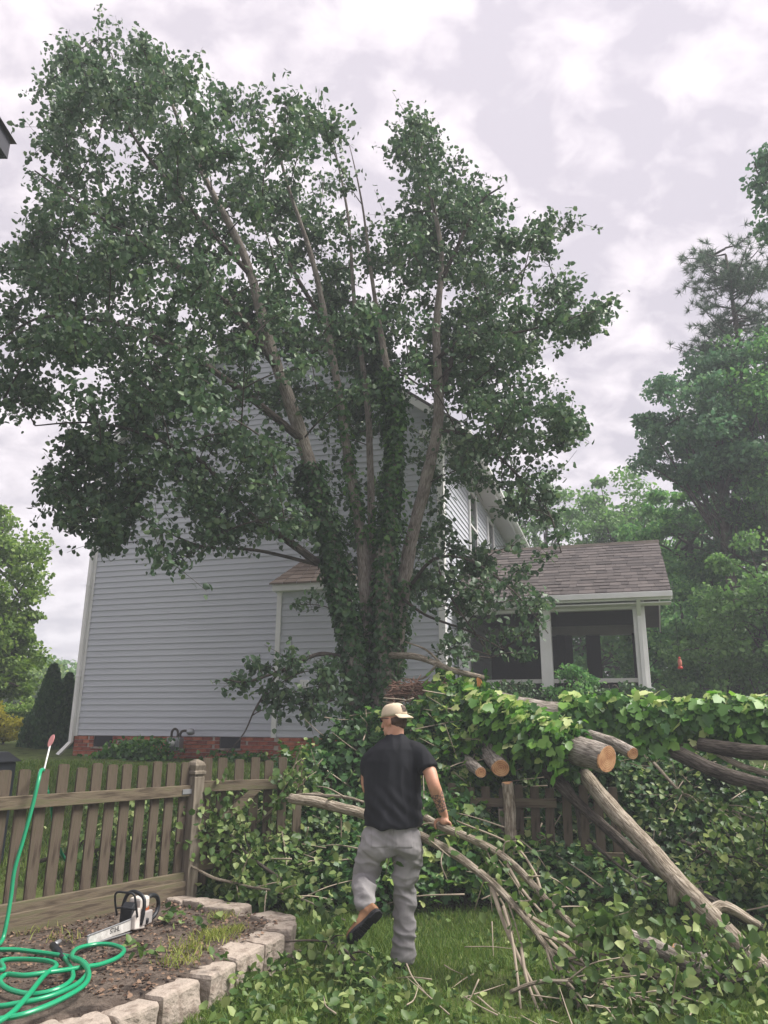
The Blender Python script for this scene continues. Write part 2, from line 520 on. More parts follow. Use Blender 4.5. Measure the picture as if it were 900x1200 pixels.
# ================================================================== house
YAW = R(17)
gz = 1.08
cpt = P(522, 861, 13.3)
HC = np.array([cpt[0], cpt[1]])
HX = np.array([math.cos(YAW), -math.sin(YAW), 0]); HY = np.array([math.sin(YAW), math.cos(YAW), 0])
HW, HL = 7.3, 9.2
BR, EV = 1.50, 7.2          # brick top, eave height (absolute)
PEAK = EV + HW / 2 * .76

def hhit(px, py, yl):
    """pixel onto the plane local y = yl: returns local x, world z"""
    v = ray(px, py)
    o = CO - np.array([HC[0], HC[1], 0])
    t = (yl - o @ HY) / (v @ HY)
    q = o + v * t
    return q @ HX, q[2]

house = thing('house', 'two storey grey vinyl sided house on a red brick base behind the leaning tree', 'house', (HC[0], HC[1], 0), -YAW)
core = MB()
core.prism([(-HW + .02, .02, gz - .4), (-.02, .02, gz - .4), (-.02, .02, EV), (-HW / 2, .02, PEAK - .02), (-HW + .02, .02, EV)], (0, 0, 0), (0, HL - .04, 0))
wall = core.obj('wall', M['sheath'], house)
LAP = .114
def lapboard(x0, x1, x0t, x1t, h=LAP):
    return MB().poly([(x0, -.004, 0), (x1, -.004, 0), (x1, -.022, 0), (x0, -.022, 0), (x0t, 0.0, h + .012), (x1t, 0.0, h + .012), (x1t, -.004, h + .012), (x0t, -.004, h + .012)],
                     [(0, 1, 2, 3), (7, 6, 5, 4), (3, 2, 6, 7), (1, 0, 4, 5), (2, 1, 5, 6), (0, 3, 7, 4)])
z = BR + .005
rowi = 0
while z < PEAK - .15:
    def lim(zz):
        return min(HW / 2, max(.05, (PEAK - .03 - zz) / .76))
    a, b = (HW / 2, HW / 2) if z + LAP < EV else (lim(max(z, EV)), lim(max(z + LAP, EV)))
    cuts = [-a] + sorted(c for c in ((-2.2 + 1.1 * (rowi // 2 % 4) + random.uniform(-.3, .3)), (1.4 + .7 * (rowi // 2 % 3) + random.uniform(-.3, .3))) if abs(c) < b - .3) + [a]
    for k in range(len(cuts) - 1):
        x0, x1 = cuts[k], cuts[k + 1] + (.02 if k < len(cuts) - 2 else 0)
        t0 = -b if k == 0 else x0; t1 = b if k == len(cuts) - 2 else x1
        o = lapboard(-HW / 2 + x0, -HW / 2 + x1, -HW / 2 + t0, -HW / 2 + t1).obj('siding_board', M['siding'], wall)
        o.location = (0, -.0025 * (k % 2), z + random.uniform(-.0015, .0015))
        o.rotation_euler = (random.uniform(-.008, .008), 0, 0)
    z += LAP; rowi += 1
me_back = lapboard(0, HL, 0, HL).mesh('siding_board', M['siding'])
z = BR + .005
while z + LAP < EV:
    o = link('siding_board', me_back, wall)
    o.location = (0, 0, z); o.rotation_euler = (0, 0, R(90))
    z += LAP
# corner trims
MB().box(-HW - .03, -HW + .075, -.034, .02, BR - .01, EV + .02).obj('corner_trim', M['white'], house, .004)
MB().box(-.085, .034, -.034, .11, BR - .01, EV - .12).obj('corner_trim', M['white'], house, .004)
# foundation and bricks
fnd = MB().box(-HW + .005, -.005, .005, HL - .01, gz - .5, BR - .002).obj('foundation', M['mortar'], house)
bmesh_ = []
for m in M['brick']:
    bmesh_.append(MB().box(0, .195, -.012, .05, 0, .058).mesh('brick', m))
    bmesh_.append(MB().box(0, .092, -.012, .05, 0, .058).mesh('brick', m))
vents = []
for px in (121, 270):
    vx, vz = hhit(px, 868, 0)
    vents.append(vx)
for r in range(7):
    zz = BR - .066 - r * .068
    x = -HW + .006 - (0 if r % 2 else .10)
    while x < -.05:
        xx = x
        x += .205
        if any(abs(xx + .1 - v) < .30 for v in vents) and r < 3:
            continue
        half = xx < -HW
        o = link('brick', bmesh_[random.choice((0, 0, 1, 2)) * 2 + (1 if half else 0)], fnd)
        o.location = (xx + (.104 if half else 0), 0, zz)
for vx in vents:
    for r in range(3):
        for s in (-1, 1):
            o = link('brick', bmesh_[random.choice((0, 2, 4)) + 1], fnd)
            o.location = (vx + (-.305 if s < 0 else .213), 0, BR - .066 - r * .068)
    v = MB().box(vx - .2, vx + .2, -.006, .04, BR - .20, BR - .006).obj('foundation_vent', M['vent'], house)
    mb = MB()
    for k in range(7):
        mb.box(vx - .19, vx + .19, -.018, -.008, BR - .19 + k * .026, BR - .178 + k * .026)
    mb.obj('vent_louvre', M['vent'], v)
    MB().box(vx - .24, vx + .24, -.045, .02, BR - .235, BR - .202).obj('vent_sill', M['stone'], v, .004)

# main roof, soffits, fascia, gutter
ov, rk = .42, .28
sl = .76
def slab(side, thick, z_off, mat, name, parent, y0, y1, xin=0, xout=None, bevel=0):
    xe = (HW / 2 + ov) if xout is None else xout
    za = PEAK + .05 + z_off - xin * sl; zb = PEAK + .05 + z_off - xe * sl
    c = -HW / 2
    mb = MB()
    mb.prism([(c + side * xin, 0, za), (c + side * xe, 0, zb), (c + side * xe, 0, zb + thick), (c + side * xin, 0, za + thick)], (0, y0, 0), (0, y1, 0))
    return mb.obj(name, mat, parent, bevel)
roof = slab(1, .05, .04, M['shingle'], 'roof', house, -rk, HL + rk)
slab(-1, .05, .04, M['shingle'], 'roof_slope', roof, -rk, HL + rk)
for s in (1, -1):
    slab(s, .16, -.14, M['white'], 'rake_board', roof, -rk + .004, -rk + .03)
    slab(s, .02, -.10, M['soffit'], 'rake_soffit', roof, -rk + .03, -.03)
zb = PEAK + .05 - (HW / 2 + ov) * sl
def eave(x0, x1, xg, name):
    MB().box(x0, x1, -rk + .03, HL + rk, zb - .12, zb - .10).obj('soffit', M['soffit'], roof)
    MB().box(xg - .012, xg + .012, -rk + .006, HL + rk, zb - .13, zb + .05).obj('fascia', M['white'], roof)
eave(-.03, ov - .012, ov - .002, 'e'); eave(-HW - ov + .012, -HW + .03, -HW - ov + .002, 'w')
MB().prism([(ov + .012, 0, zb + .05), (ov + .012, 0, zb - .06), (ov + .08, 0, zb - .06), (ov + .12, 0, zb), (ov + .12, 0, zb + .05), (ov + .11, 0, zb + .05), (ov + .11, 0, zb + .005), (ov + .075, 0, zb - .05), (ov + .02, 0, zb - .05), (ov + .02, 0, zb + .05)], (0, -rk, 0), (0, HL + rk, 0)).obj('gutter', M['white'], roof)
# cornice return at near corner
MB().box(-.36, ov + .01, -rk + .035, -.04, zb - .16, zb + .02).obj('cornice_return', M['white'], roof, .005)
# windows on the receding wall
def rwindow(yc, wv, z0, z1):
    f = MB()
    t = .07
    f.box(.02, .06, yc - wv / 2 - t, yc - wv / 2, z0 - t, z1 + t).box(.02, .06, yc + wv / 2, yc + wv / 2 + t, z0 - t, z1 + t)
    f.box(.02, .06, yc - wv / 2, yc + wv / 2, z1, z1 + t).box(.02, .07, yc - wv / 2, yc + wv / 2, z0 - t, z0)
    f.box(.022, .05, yc - wv / 2, yc + wv / 2, (z0 + z1) / 2 - .025, (z0 + z1) / 2 + .025)
    o = f.obj('window', M['white'], house, .004)
    MB().box(.024, .032, yc - wv / 2, yc + wv / 2, z0, z1).obj('pane', M['glass'], o)
for yc in (2.9, 5.3):
    rwindow(yc, .75, 5.15, 6.6)
# downspout at the far left corner
zs = [EV - .1, BR + .1, gz + .35, gz + .16]
dsx = -HW - .022
ds = MB()
ds.box(dsx - .035, dsx + .035, -.10, -.036, gz + .30, EV - .1)
for zz in (2.6, 4.4, 6.2):
    ds.box(dsx - .045, dsx + .045, -.108, -.03, zz, zz + .03)
ds.prism([(dsx - .035, -.10, gz + .31), (dsx + .035, -.10, gz + .29), (dsx - .12, -.22, gz + .06), (dsx - .19, -.22, gz + .08)], (0, 0, 0), (0, .064, 0))
ds.obj('downspout', M['white'], house, .004)

# fireplace bump-out
BD = .55
bx0, _ = hhit(321, 850, -BD); bx1, _ = hhit(406, 850, -BD)
_, bze = hhit(350, 691, -BD)
bump = MB().box(bx0 + .02, bx1 - .02, -BD + .02, .0, BR, bze).obj('fireplace_bumpout', M['sheath'], house)
me_b = lapboard(bx0, bx1, bx0, bx1).mesh('siding_board', M['siding'])
me_s = lapboard(0, BD, 0, BD).mesh('siding_board', M['siding'])
z = BR + .005
while z + LAP < bze:
    o = link('siding_board', me_b, bump); o.location = (0, -BD + .02, z)
    o = link('siding_board', me_s, bump); o.location = (bx1 - .02, -BD + .0, z); o.rotation_euler = (0, 0, R(90))
    o = link('siding_board', me_s, bump); o.location = (bx0 + .02, 0, z); o.rotation_euler = (0, 0, R(-90))
    z += LAP
for x in (bx0, bx1):
    MB().box(x - .045, x + .045, -BD - .02, -BD + .07, BR - .01, bze - .02).obj('corner_trim', M['white'], bump, .004)
MB().box(bx0 - .10, bx1 + .10, -BD - .13, -.03, bze - .03, bze + .09).obj('fascia', M['white'], bump, .004)
rb = []
hip = MB()
rows = 7
for k in range(rows):
    t0, t1 = k / rows, (k + 1) / rows
    hgt = .62
    def edge(t):
        return (bx0 - .14 + t * .45, bx1 + .14 - t * .45, -BD - .17 + t * (BD + .14), bze + .10 + t * hgt)
    a0, b0, y0_, z0_ = edge(t0); a1, b1, y1_, z1_ = edge(t1)
    nt_ = 6
    for q in range(nt_):
        u0, u1 = q / nt_, (q + 1) / nt_ - .006
        hip.poly([(a0 + (b0 - a0) * u0, y0_, z0_ + .012), (a0 + (b0 - a0) * u1, y0_, z0_ + .012), (a1 + (b1 - a1) * u1, y1_, z1_), (a1 + (b1 - a1) * u0, y1_, z1_),
                  (a0 + (b0 - a0) * u0, y0_, z0_ - .02), (a0 + (b0 - a0) * u1, y0_, z0_ - .02)], [(0, 1, 2, 3), (4, 5, 1, 0)])
    for xa, xb in ((a0, a1), (b0, b1)):
        hip.poly([(xa, y0_, z0_ + .012), (xb, y1_, z1_), (xb, -.02, z1_), (xa, -.02, z0_ + .012)], [(0, 1, 2, 3)])
hip.obj('bumpout_roof', M['shingle_b'], bump, kind='stuff')
# bump-out bricks
fb = MB().box(bx0 + .01, bx1 - .01, -BD + .012, -.0, gz - .4, BR - .003).obj('bumpout_foundation', M['mortar'], house)
for r in range(6):
    x = bx0 + (0 if r % 2 else -.1)
    while x < bx1 - .1:
        if x >= bx0 - .01:
            o = link('brick', bmesh_[random.choice((0, 0, 2, 4))], fb); o.location = (x, -BD, BR - .066 - r * .068)
        x += .205
# outlet cover on the bump-out
ox, oz = hhit(357, 806, -BD)
oc = MB().box(ox - .075, ox + .075, -BD - .05, -BD - .002, oz - .13, oz + .13).obj('vent_hood', M['white'], bump, .008)
MB().box(ox - .05, ox + .05, -BD - .056, -BD - .052, oz - .09, oz + .02).obj('vent_flap', M['soffit'], bump)
# gas meter
gx, gzz = hhit(205, 872, -.25)
gmt = thing('gas_meter', 'grey gas meter with curved pipes against the brick base', 'gas meter', HX * gx + HY * -.25 + np.array([HC[0], HC[1], gz]), -YAW)
gm_ = MB().box(-.13, .13, -.08, .08, .17, .40)
gm_.box(-.09, .09, -.10, -.082, .22, .36)
gm_.obj('meter_body', M['metal'], gmt, .03)
tube_obj('pipe', [tube(catmull([(-.08, 0, .36), (-.08, 0, .50), (-.02, 0, .55), (.04, 0, .50), (.04, 0, .36)], 6), .022, 8),
                  tube(catmull([(.10, 0, .36), (.10, 0, .48), (.18, 0, .52), (.3, 0, .50), (.36, 0, .53)], 6), .022, 8),
                  tube([(-.08, 0, .2), (-.08, 0, -.1)], .022, 8)], M['barkdark'], gmt)
tube_obj('regulator', [tube([(.30, 0, .44), (.30, 0, .47), (.30, 0, .52), (.30, 0, .56)], [.03, .075, .075, .03], 10)], M['metal'], gmt)
tube_obj('dial', [tube([(0, -.10, .30), (0, -.125, .30)], .055, 12)], M['white'], gmt)

# ---------------- screened porch
PY0, PDEP = 1.05, 3.8
PRX, GZ_ = hhit(782, 690, PY0 - .3)
PRX = hhit(752, 760, PY0)[0] + .10
PE = GZ_ - .05
PF = 1.72
porch = MB().box(.03, PRX, PY0, PY0 + PDEP, PF - .22, PF).obj('screened_porch', M['deck'], house)
pb = MB().box(.04, PRX, PY0 + .01, PY0 + .12, PE - .22, PE).box(.04, PRX, PY0 + PDEP - .12, PY0 + PDEP - .01, PE - .22, PE).box(PRX - .11, PRX, PY0 + .12, PY0 + PDEP - .12, PE - .22, PE)
pb.obj('beam', M['white'], porch, .004)
MB().box(.04, PRX - .1, PY0 + .1, PY0 + PDEP - .1, PE + .002, PE + .03).obj('ceiling', M['darkwood'], porch)
p2x, _ = hhit(640, 760, PY0); p3x, _ = hhit(752, 760, PY0)
for x in (.14, p2x, p3x):
    MB().box(x - .10, x + .10, PY0 - .03, PY0 + .17, PF - .7, PE - .2).obj('post', M['white'], porch, .008)
for x in (p2x, p3x):
    MB().box(x - .09, x + .09, PY0 + PDEP - .18, PY0 + PDEP, PF - .7, PE - .2).obj('post', M['darkwood'], porch, .008)
_, rz_ = hhit(700, 797, PY0)
MB().box(.2, p3x - .1, PY0 + .03, PY0 + .10, rz_ - .04, rz_ + .03).obj('rail', M['soffit'], porch)
bal = MB()
x = .3
while x < p3x - .15:
    bal.box(x, x + .03, PY0 + .05, PY0 + .08, PF + .05, rz_ - .04); x += .12
bal.obj('baluster', M['darkwood'], porch)
MB().poly([(.1, PY0 + .11, PF), (PRX - .05, PY0 + .11, PF), (PRX - .05, PY0 + .11, PE - .2), (.1, PY0 + .11, PE - .2)], [(0, 1, 2, 3)]).obj('screen', M['screen'], porch)
MB().poly([(PRX - .06, PY0 + .12, PF), (PRX - .06, PY0 + PDEP - .1, PF), (PRX - .06, PY0 + PDEP - .1, PE - .2), (PRX - .06, PY0 + .12, PE - .2)], [(0, 1, 2, 3)]).obj('screen', M['screen'], porch)
yb = PY0 + PDEP - .12
# far side frame with openings as seen
def bx(px, py):
    return hhit(px, py, yb)
fr = MB()
xa = [bx(p, 760)[0] for p in (572, 671, 687, 704, 750)]
za = [bx(700, q)[1] for q in (798, 744, 739, 726)]
fr.box(.05, xa[1], yb, yb + .06, PF, PE - .2)
fr.box(xa[2], xa[3], yb, yb + .06, PF, PE - .2)
fr.box(xa[1], PRX, yb + .005, yb + .065, za[3], PE - .2)
fr.box(xa[3], PRX, yb + .005, yb + .055, za[2] - .10, za[2])
fr.box(xa[1], PRX, yb + .008, yb + .058, PF, za[0])
fr.obj('far_frame', M['darkwood'], porch)
# porch roof: courses of shingles, one mesh per slope
RY = PY0 + PDEP / 2
_, rzz = hhit(700, 638, RY)
fx = hhit(771, 634, RY)[0]
def shingles(y0, z0, y1, z1, x0, x1, mat, name, parent, rows, tabw):
    mb = MB()
    for k in range(rows):
        t0, t1 = k / rows, (k + 1.15) / rows
        ya, za_ = y0 + (y1 - y0) * t0, z0 + (z1 - z0) * t0
        yb_, zb_ = y0 + (y1 - y0) * min(1, t1), z0 + (z1 - z0) * min(1, t1)
        x = x0 - (tabw * .5 if k % 2 else 0) - random.uniform(0, .1)
        while x < x1:
            wv = tabw * random.choice((.4, .6, .9))
            a, b = max(x, x0), min(x + wv - .006, x1)
            if b - a > .02:
                th = random.choice((.012, .016, .022))
                mb.poly([(a, ya, za_ + th), (b, ya, za_ + th), (b, yb_, zb_ + .003), (a, yb_, zb_ + .003), (a, ya, za_ - .004), (b, ya, za_ - .004)], [(0, 1, 2, 3), (4, 5, 1, 0), ])
            x += wv
    return mb.obj(name, mat, parent, kind='stuff')
ye, ze = PY0 - .32, PE + .02
MB().prism([(0, ye, ze - .05), (0, RY, rzz - .05), (0, 2 * RY - ye, ze - .05), (0, 2 * RY - ye, ze - .01), (0, RY, rzz - .006), (0, ye, ze - .006)], (.03, 0, 0), (fx, 0, 0)).obj('roof_deck', M['shingle'], porch)
shingles(ye - .02, ze, RY, rzz, .03, fx + .01, M['shingle'], 'roof_shingles', porch, 17, .32)
MB().prism([(0, RY - .13, rzz - .07), (0, RY, rzz + .025), (0, RY + .13, rzz - .07), (0, RY + .13, rzz - .085), (0, RY, rzz + .008), (0, RY - .13, rzz - .085)], (.03, 0, 0), (fx + .015, 0, 0)).obj('ridge_cap', M['barkdark'], porch)
MB().box(.05, fx + .02, ye - .015, ye + .02, ze - .15, ze - .03).box(.05, fx + .02, ye - .10, ye - .02, ze - .115, ze - .02).obj('gutter', M['white'], porch, .006)
MB().box(.05, fx, ye + .02, PY0 + .01, ze - .20, ze - .18).obj('soffit', M['white'], porch)
rake = MB()
for s in (0, 1):
    yy = (lambda y: y) if s == 0 else (lambda y: 2 * RY - y)
    rake.prism([(0, yy(ye + .03), ze - .16), (0, yy(RY), rzz - .20), (0, yy(RY), rzz - .055), (0, yy(ye + .03), ze - .055)], (fx - .02, 0, 0), (fx + .005, 0, 0))
rake.obj('rake_board', M['white'], porch)
MB().prism([(0, PY0 + .05, PE), (0, RY, rzz - .2), (0, PY0 + PDEP - .05, PE)], (PRX - .03, 0, 0), (PRX - .005, 0, 0)).obj('gable_siding', M['siding'], porch)
# porch downspout
MB().box(p3x - .035, p3x + .035, PY0 - .085, PY0 - .032, PF - .6, PE - .35).prism([(p3x - .035, PY0 - .085, PE - .36), (p3x + .035, PY0 - .085, PE - .36), (p3x + .035, ye - .08, PE - .12), (p3x - .035, ye - .08, PE - .12)], (0, 0, 0), (0, .053, 0)).obj('downspout', M['white'], porch, .004)
# hummingbird feeder
fp = P(797, 780, 13.0)
fd = thing('hummingbird_feeder', 'small red hanging bird feeder right of the porch', 'bird feeder', fp)
red = flat('red_plastic', (.55, .05, .03), .35)
tube_obj('bottle', [tube([(0, 0, -.02), (0, 0, .02), (0, 0, .10), (0, 0, .14), (0, 0, .16)], [.03, .055, .055, .03, .025], 12)], flat('pink_bottle', (.6, .2, .15), .2), fd)
fd.scale = (.6, .6, .75)
tube_obj('base', [tube([(0, 0, -.08), (0, 0, -.06), (0, 0, -.02)], [.04, .075, .06], 12)], red, fd)
tube_obj('cap', [tube([(0, 0, .155), (0, 0, .19)], [.04, .02], 10)], red, fd)
tube_obj('hanger', [tube([(0, 0, .18), (0, 0, 1.9)], .005, 6)], M['black'], fd)

# eave corner of the near house on the left edge of the picture
ec = P(12, 170, 6.0)
nh = thing('near_house_eave', 'dark roof eave corner jutting in at the upper left edge', 'roof eave', (ec[0], ec[1], 0))
MB().box(-6, -.75, -4, -.75, -.3, ec[2] - .12).obj('wall', M['siding'], nh)
MB().box(-6, -.03, -4.2, -.03, ec[2] - .14, ec[2] - .11).obj('soffit', M['darkwood'], nh)
MB().box(-6, 0, -.028, 0, ec[2] - .16, ec[2] + .04).box(-.028, 0, -4.2, -.03, ec[2] - .16, ec[2] + .04).obj('fascia', flat('dark_fascia', (.06, .06, .075), .6), nh, .004)
MB().poly([(-6, .04, ec[2] + .045), (.04, .04, ec[2] + .045), (.04, -4.2, ec[2] + .045), (-2.2, -2.2, ec[2] + 1.5), (-6, -2.2, ec[2] + 1.5), (-6, .04, ec[2] + .06), (.04, .04, ec[2] + .06)], [(0, 1, 3, 4), (1, 2, 3)]).obj('roof', M['shingle'], nh)

# ================================================================== raised bed, stones, fence
BEDZ = .24
stone_px = [(40, 1204, .19), (95, 1192, .19), (146, 1176, .20), (196, 1155, .20), (243, 1131, .20), (278, 1111, .20), (306, 1097, .21), (327, 1083, .22), (318, 1072, .23), (267, 1061, .25), (238, 1056, .25), (210, 1050, .25)]
SP = [Pz(a, b, c) for a, b, c in stone_px]
bedpoly = np.array([[p[0], p[1]] for p in SP] + [[-1.75, 7.9], [-2.3, 7.0], [-3.6, 5.0], [-3.2, 3.8], [-1.9, 3.8]])
bw = thing('stone_edging', 'tan concrete block edging curving round the soil bed', 'edging', SP[4] * np.array([1, 1, 0]))
def rough_block(name, lx, ly, lz, seed):
    import bmesh
    r = np.random.default_rng(seed)
    bm = bmesh.new()
    bmesh.ops.create_cube(bm, size=2)
    bmesh.ops.subdivide_edges(bm, edges=list(bm.edges), cuts=8, use_grid_fill=True)
    half = np.array([lx, ly, lz]) / 2
    skew = r.normal(0, .03, 4)
    for v in bm.verts:
        p = np.array(v.co) * half
        rr_ = .022 + .010 * snoise(p + seed * 2.3, 20)[0]
        q = np.clip(p, -half + rr_, half - rr_)
        dv = p - q
        ln_v = np.linalg.norm(dv)
        nrm_ = dv / (ln_v + 1e-9)
        if ln_v > 1e-6:
            p = q + nrm_ * rr_
        p[0] *= 1 - .10 * (p[1] / ly + .5)
        p[2] += skew[0] * p[0] + skew[1] * p[1]
        d = snoise(p + seed * 3.1, 18)[0] * .0035 + snoise(p + seed * 1.7, 45)[0] * .0015 + snoise(p + seed, 95)[0] * .0008
        if nrm_[1] < -.4:
            d *= 2.0
        v.co = Vector(p + nrm_ * d)
    me = bpy.data.meshes.new(name)
    bm.to_mesh(me); bm.free()
    me.materials.append(M['stone'])
    return me
for i, p in enumerate(SP):
    a = SP[max(0, i - 1)]; b = SP[min(len(SP) - 1, i + 1)]
    t = b - a
    ln = np.linalg.norm(b - a) / (2 if 0 < i < len(SP) - 1 else 1)
    ln = min(max(ln * .985, .24), .36)
    H = .19
    if i >= 9:
        H = .12
    o = link('stone_block', rough_block('stone_block', ln, .23, H, i + 1), bw)
    o.location = Vector(p) - bw.location - Vector((0, 0, H / 2)) + Vector((0, 0, random.uniform(-.012, .012)))
    o.rotation_euler = (random.uniform(-.05, .05), random.uniform(-.05, .05), math.atan2(t[1], t[0]) + random.uniform(-.05, .05))
    if i < 8:   # buried lower course just showing
        o2 = link('stone_block', rough_block('stone_block', ln, .22, .14, i + 31), bw)
        o2.location = o.location + Vector((.05 + random.uniform(-.03, .03), -.01, -H / 2 - .075)); o2.rotation_euler = o.rotation_euler
# soil
xs = np.linspace(-3.8, -.6, 80); ys = np.linspace(3.8, 8.0, 110)
X, Y = np.meshgrid(xs, ys, indexing='ij')
inb = in_poly(X.ravel(), Y.ravel(), bedpoly)
Zs = np.where(inb, BEDZ - .03, -.35) + snoise(np.stack([X.ravel(), Y.ravel(), 0 * X.ravel()], -1), 6) * .012
n_, m_2 = X.shape
Zg = Zs.reshape(X.shape)
keep = []
for i in range(n_ - 1):
    for j in range(m_2 - 1):
        if inb.reshape(X.shape)[i:i + 2, j:j + 2].any():
            b = i * m_2 + j
            keep.append((b, b + m_2, b + m_2 + 1, b + 1))
link('soil_bed', np_mesh('soil_bed', np.stack([X.ravel(), Y.ravel(), Zs], -1), np.array(keep), M['soil'], smooth=True), kind='structure')
# mulch chips
n = 5200
bx_ = rng.uniform(-3.2, -.7, n); by_ = rng.uniform(4.6, 7.6, n)
ok = in_poly(bx_, by_, bedpoly)
pt = np.stack([bx_[ok], by_[ok], np.full(ok.sum(), BEDZ - .015)], -1)
ax = rng.normal(size=pt.shape); ax[:, 2] *= .2
nr = rng.normal(size=pt.shape) * .4; nr[:, 2] += 1
V, F = leaf_arrays(pt, ax, nr, rng.uniform(.008, .035, len(pt)))
link('bark_mulch', np_mesh('bark_mulch', V, F, M['mulch']), kind='stuff', label='brown bark chips scattered on the soil bed', cat='mulch')

# fence ----------------------------------------------------------------
FP1 = Pz(219, 1050, BEDZ - .02); FP0 = Pz(-6, 1098, BEDZ - .02)
fdir = FP1 - FP0; fdir[2] = 0
flen = np.linalg.norm(fdir); fdir /= flen
fang = math.atan2(fdir[1], fdir[0])
FT = P(219, 889, FP1[1])[2] - BEDZ   # post height
def picket_mesh(h, wv=.088, t=.018, name='picket'):
    return MB().prism([(-wv / 2, 0, 0), (wv / 2, 0, 0), (wv / 2, 0, h - .012), (wv / 2 - .012, 0, h), (-wv / 2 + .012, 0, h + .003), (-wv / 2, 0, h - .010)], (0, 0, 0), (0, t, 0)).mesh(name, M['fence'])
pm_ = [picket_mesh(FT - .06), picket_mesh(FT - .045), picket_mesh(FT - .075)]
fence = thing('picket_fence', 'weathered brown picket fence section beside the soil bed', 'fence', FP0, fang)
ext = 1.6
npk = 11
xk = -ext
k = 0
while xk < flen - .12:
    o = link('picket', random.choice(pm_), fence)
    o.location = (xk + .03, .02, .05); o.rotation_euler = (random.uniform(-.01, .01), random.uniform(-.018, .018), random.uniform(-.03, .03))
    xk += flen / 11.3; k += 1
MB().box(-ext, flen - .06, -.022, .018, FT * .735, FT * .735 + .09).obj('top_rail', M['rail'], fence, .004)
MB().box(-ext, flen - .06, -.020, .018, FT * .10, FT * .10 + .085).obj('bottom_rail', M['rail'], fence, .004)
MB().box(-ext, flen - .04, -.040, -.022, -.04, .13).obj('kick_board', M['rail'], fence, .004)
MB().box(flen - .16, flen - .02, -.030, -.024, FT * .735 + .02, FT * .735 + .06).obj('hinge', M['metal'], fence)
# gate post with a turned cap
gp = thing('gate_post', 'square grey wooden gate post with a turned cap', 'post', FP1, fang)
pb_ = MB().box(-.058, .058, -.058, .058, -.1, FT - .13)
pb_.obj('post_shaft', M['post'], gp, .006)
capm = MB()
lev = [(FT - .13, .045), (FT - .115, .045), (FT - .11, .066), (FT - .085, .066), (FT - .08, .05), (FT - .035, .062), (FT - .01, .05), (FT + .015, .015)]
vv = []; ff = []
for zz, r in lev:
    vv += [(-r, -r, zz), (r, -r, zz), (r, r, zz), (-r, r, zz)]
for i in range(len(lev) - 1):
    for j in range(4):
        ff.append((i * 4 + j, i * 4 + (j + 1) % 4, i * 4 + 4 + (j + 1) % 4, i * 4 + 4 + j))
ff.append(tuple(range(len(vv) - 4, len(vv))))
capm.poly(vv, ff); capm.obj('post_cap', M['post'], gp, .004)
# gate
gd = P(300, 915, FP1[1] + .35) - FP1; gd[2] = 0
gang = math.atan2(gd[1], gd[0])
gate = thing('picket_gate', 'wooden picket gate with diagonal brace half buried in leaves', 'gate', FP1 + np.array([0, 0, .03]), gang)
GWd = 1.1
x = .13
while x < GWd:
    o = link('picket', random.choice(pm_), gate); o.location = (x, .025, .04); o.rotation_euler = (0, random.uniform(-.02, .02), 0)
    x += .155
MB().box(.07, GWd, -.02, .022, FT * .735, FT * .735 + .09).obj('top_rail', M['rail'], gate, .004)
MB().box(.07, GWd, -.02, .022, FT * .15, FT * .15 + .09).obj('bottom_rail', M['rail'], gate, .004)
MB().prism([(.10, -.018, FT * .3), (.10, -.018, FT * .40), (.52, -.018, FT * .733), (.65, -.018, FT * .733)], (0, 0, 0), (0, .036, 0)).obj('diagonal_brace', M['rail'], gate, .004)
# broken fence piece right of the man
q0 = P(596, 975, 8.15)
f2 = thing('picket_fence', 'short grey picket fence section under the cut logs', 'fence', (q0[0], q0[1], P(620, 988, 8.15)[2]), R(-4))
ph = P(620, 921, 8.15)[2] - P(620, 988, 8.15)[2]
pmm = picket_mesh(ph + .25)
for x in (-.55, -.38, -.20, -.05, .11, .27, .40, .58, .74, .9, 1.06):
    o = link('picket', pmm, f2); o.location = (x, .02, -.25 + random.uniform(-.03, .02)); o.rotation_euler = (0, random.uniform(-.03, .03), 0)
MB().box(-.6, .48, -.022, .018, ph * .62, ph * .62 + .085).obj('top_rail', M['rail'], f2, .004)
MB().box(-.6, 1.1, -.020, .018, -.15, -.07).obj('bottom_rail', M['rail'], f2, .004)
MB().box(-.10, .0, -.12, -.024, -.4, ph * .6).obj('post', M['post'], f2, .006)

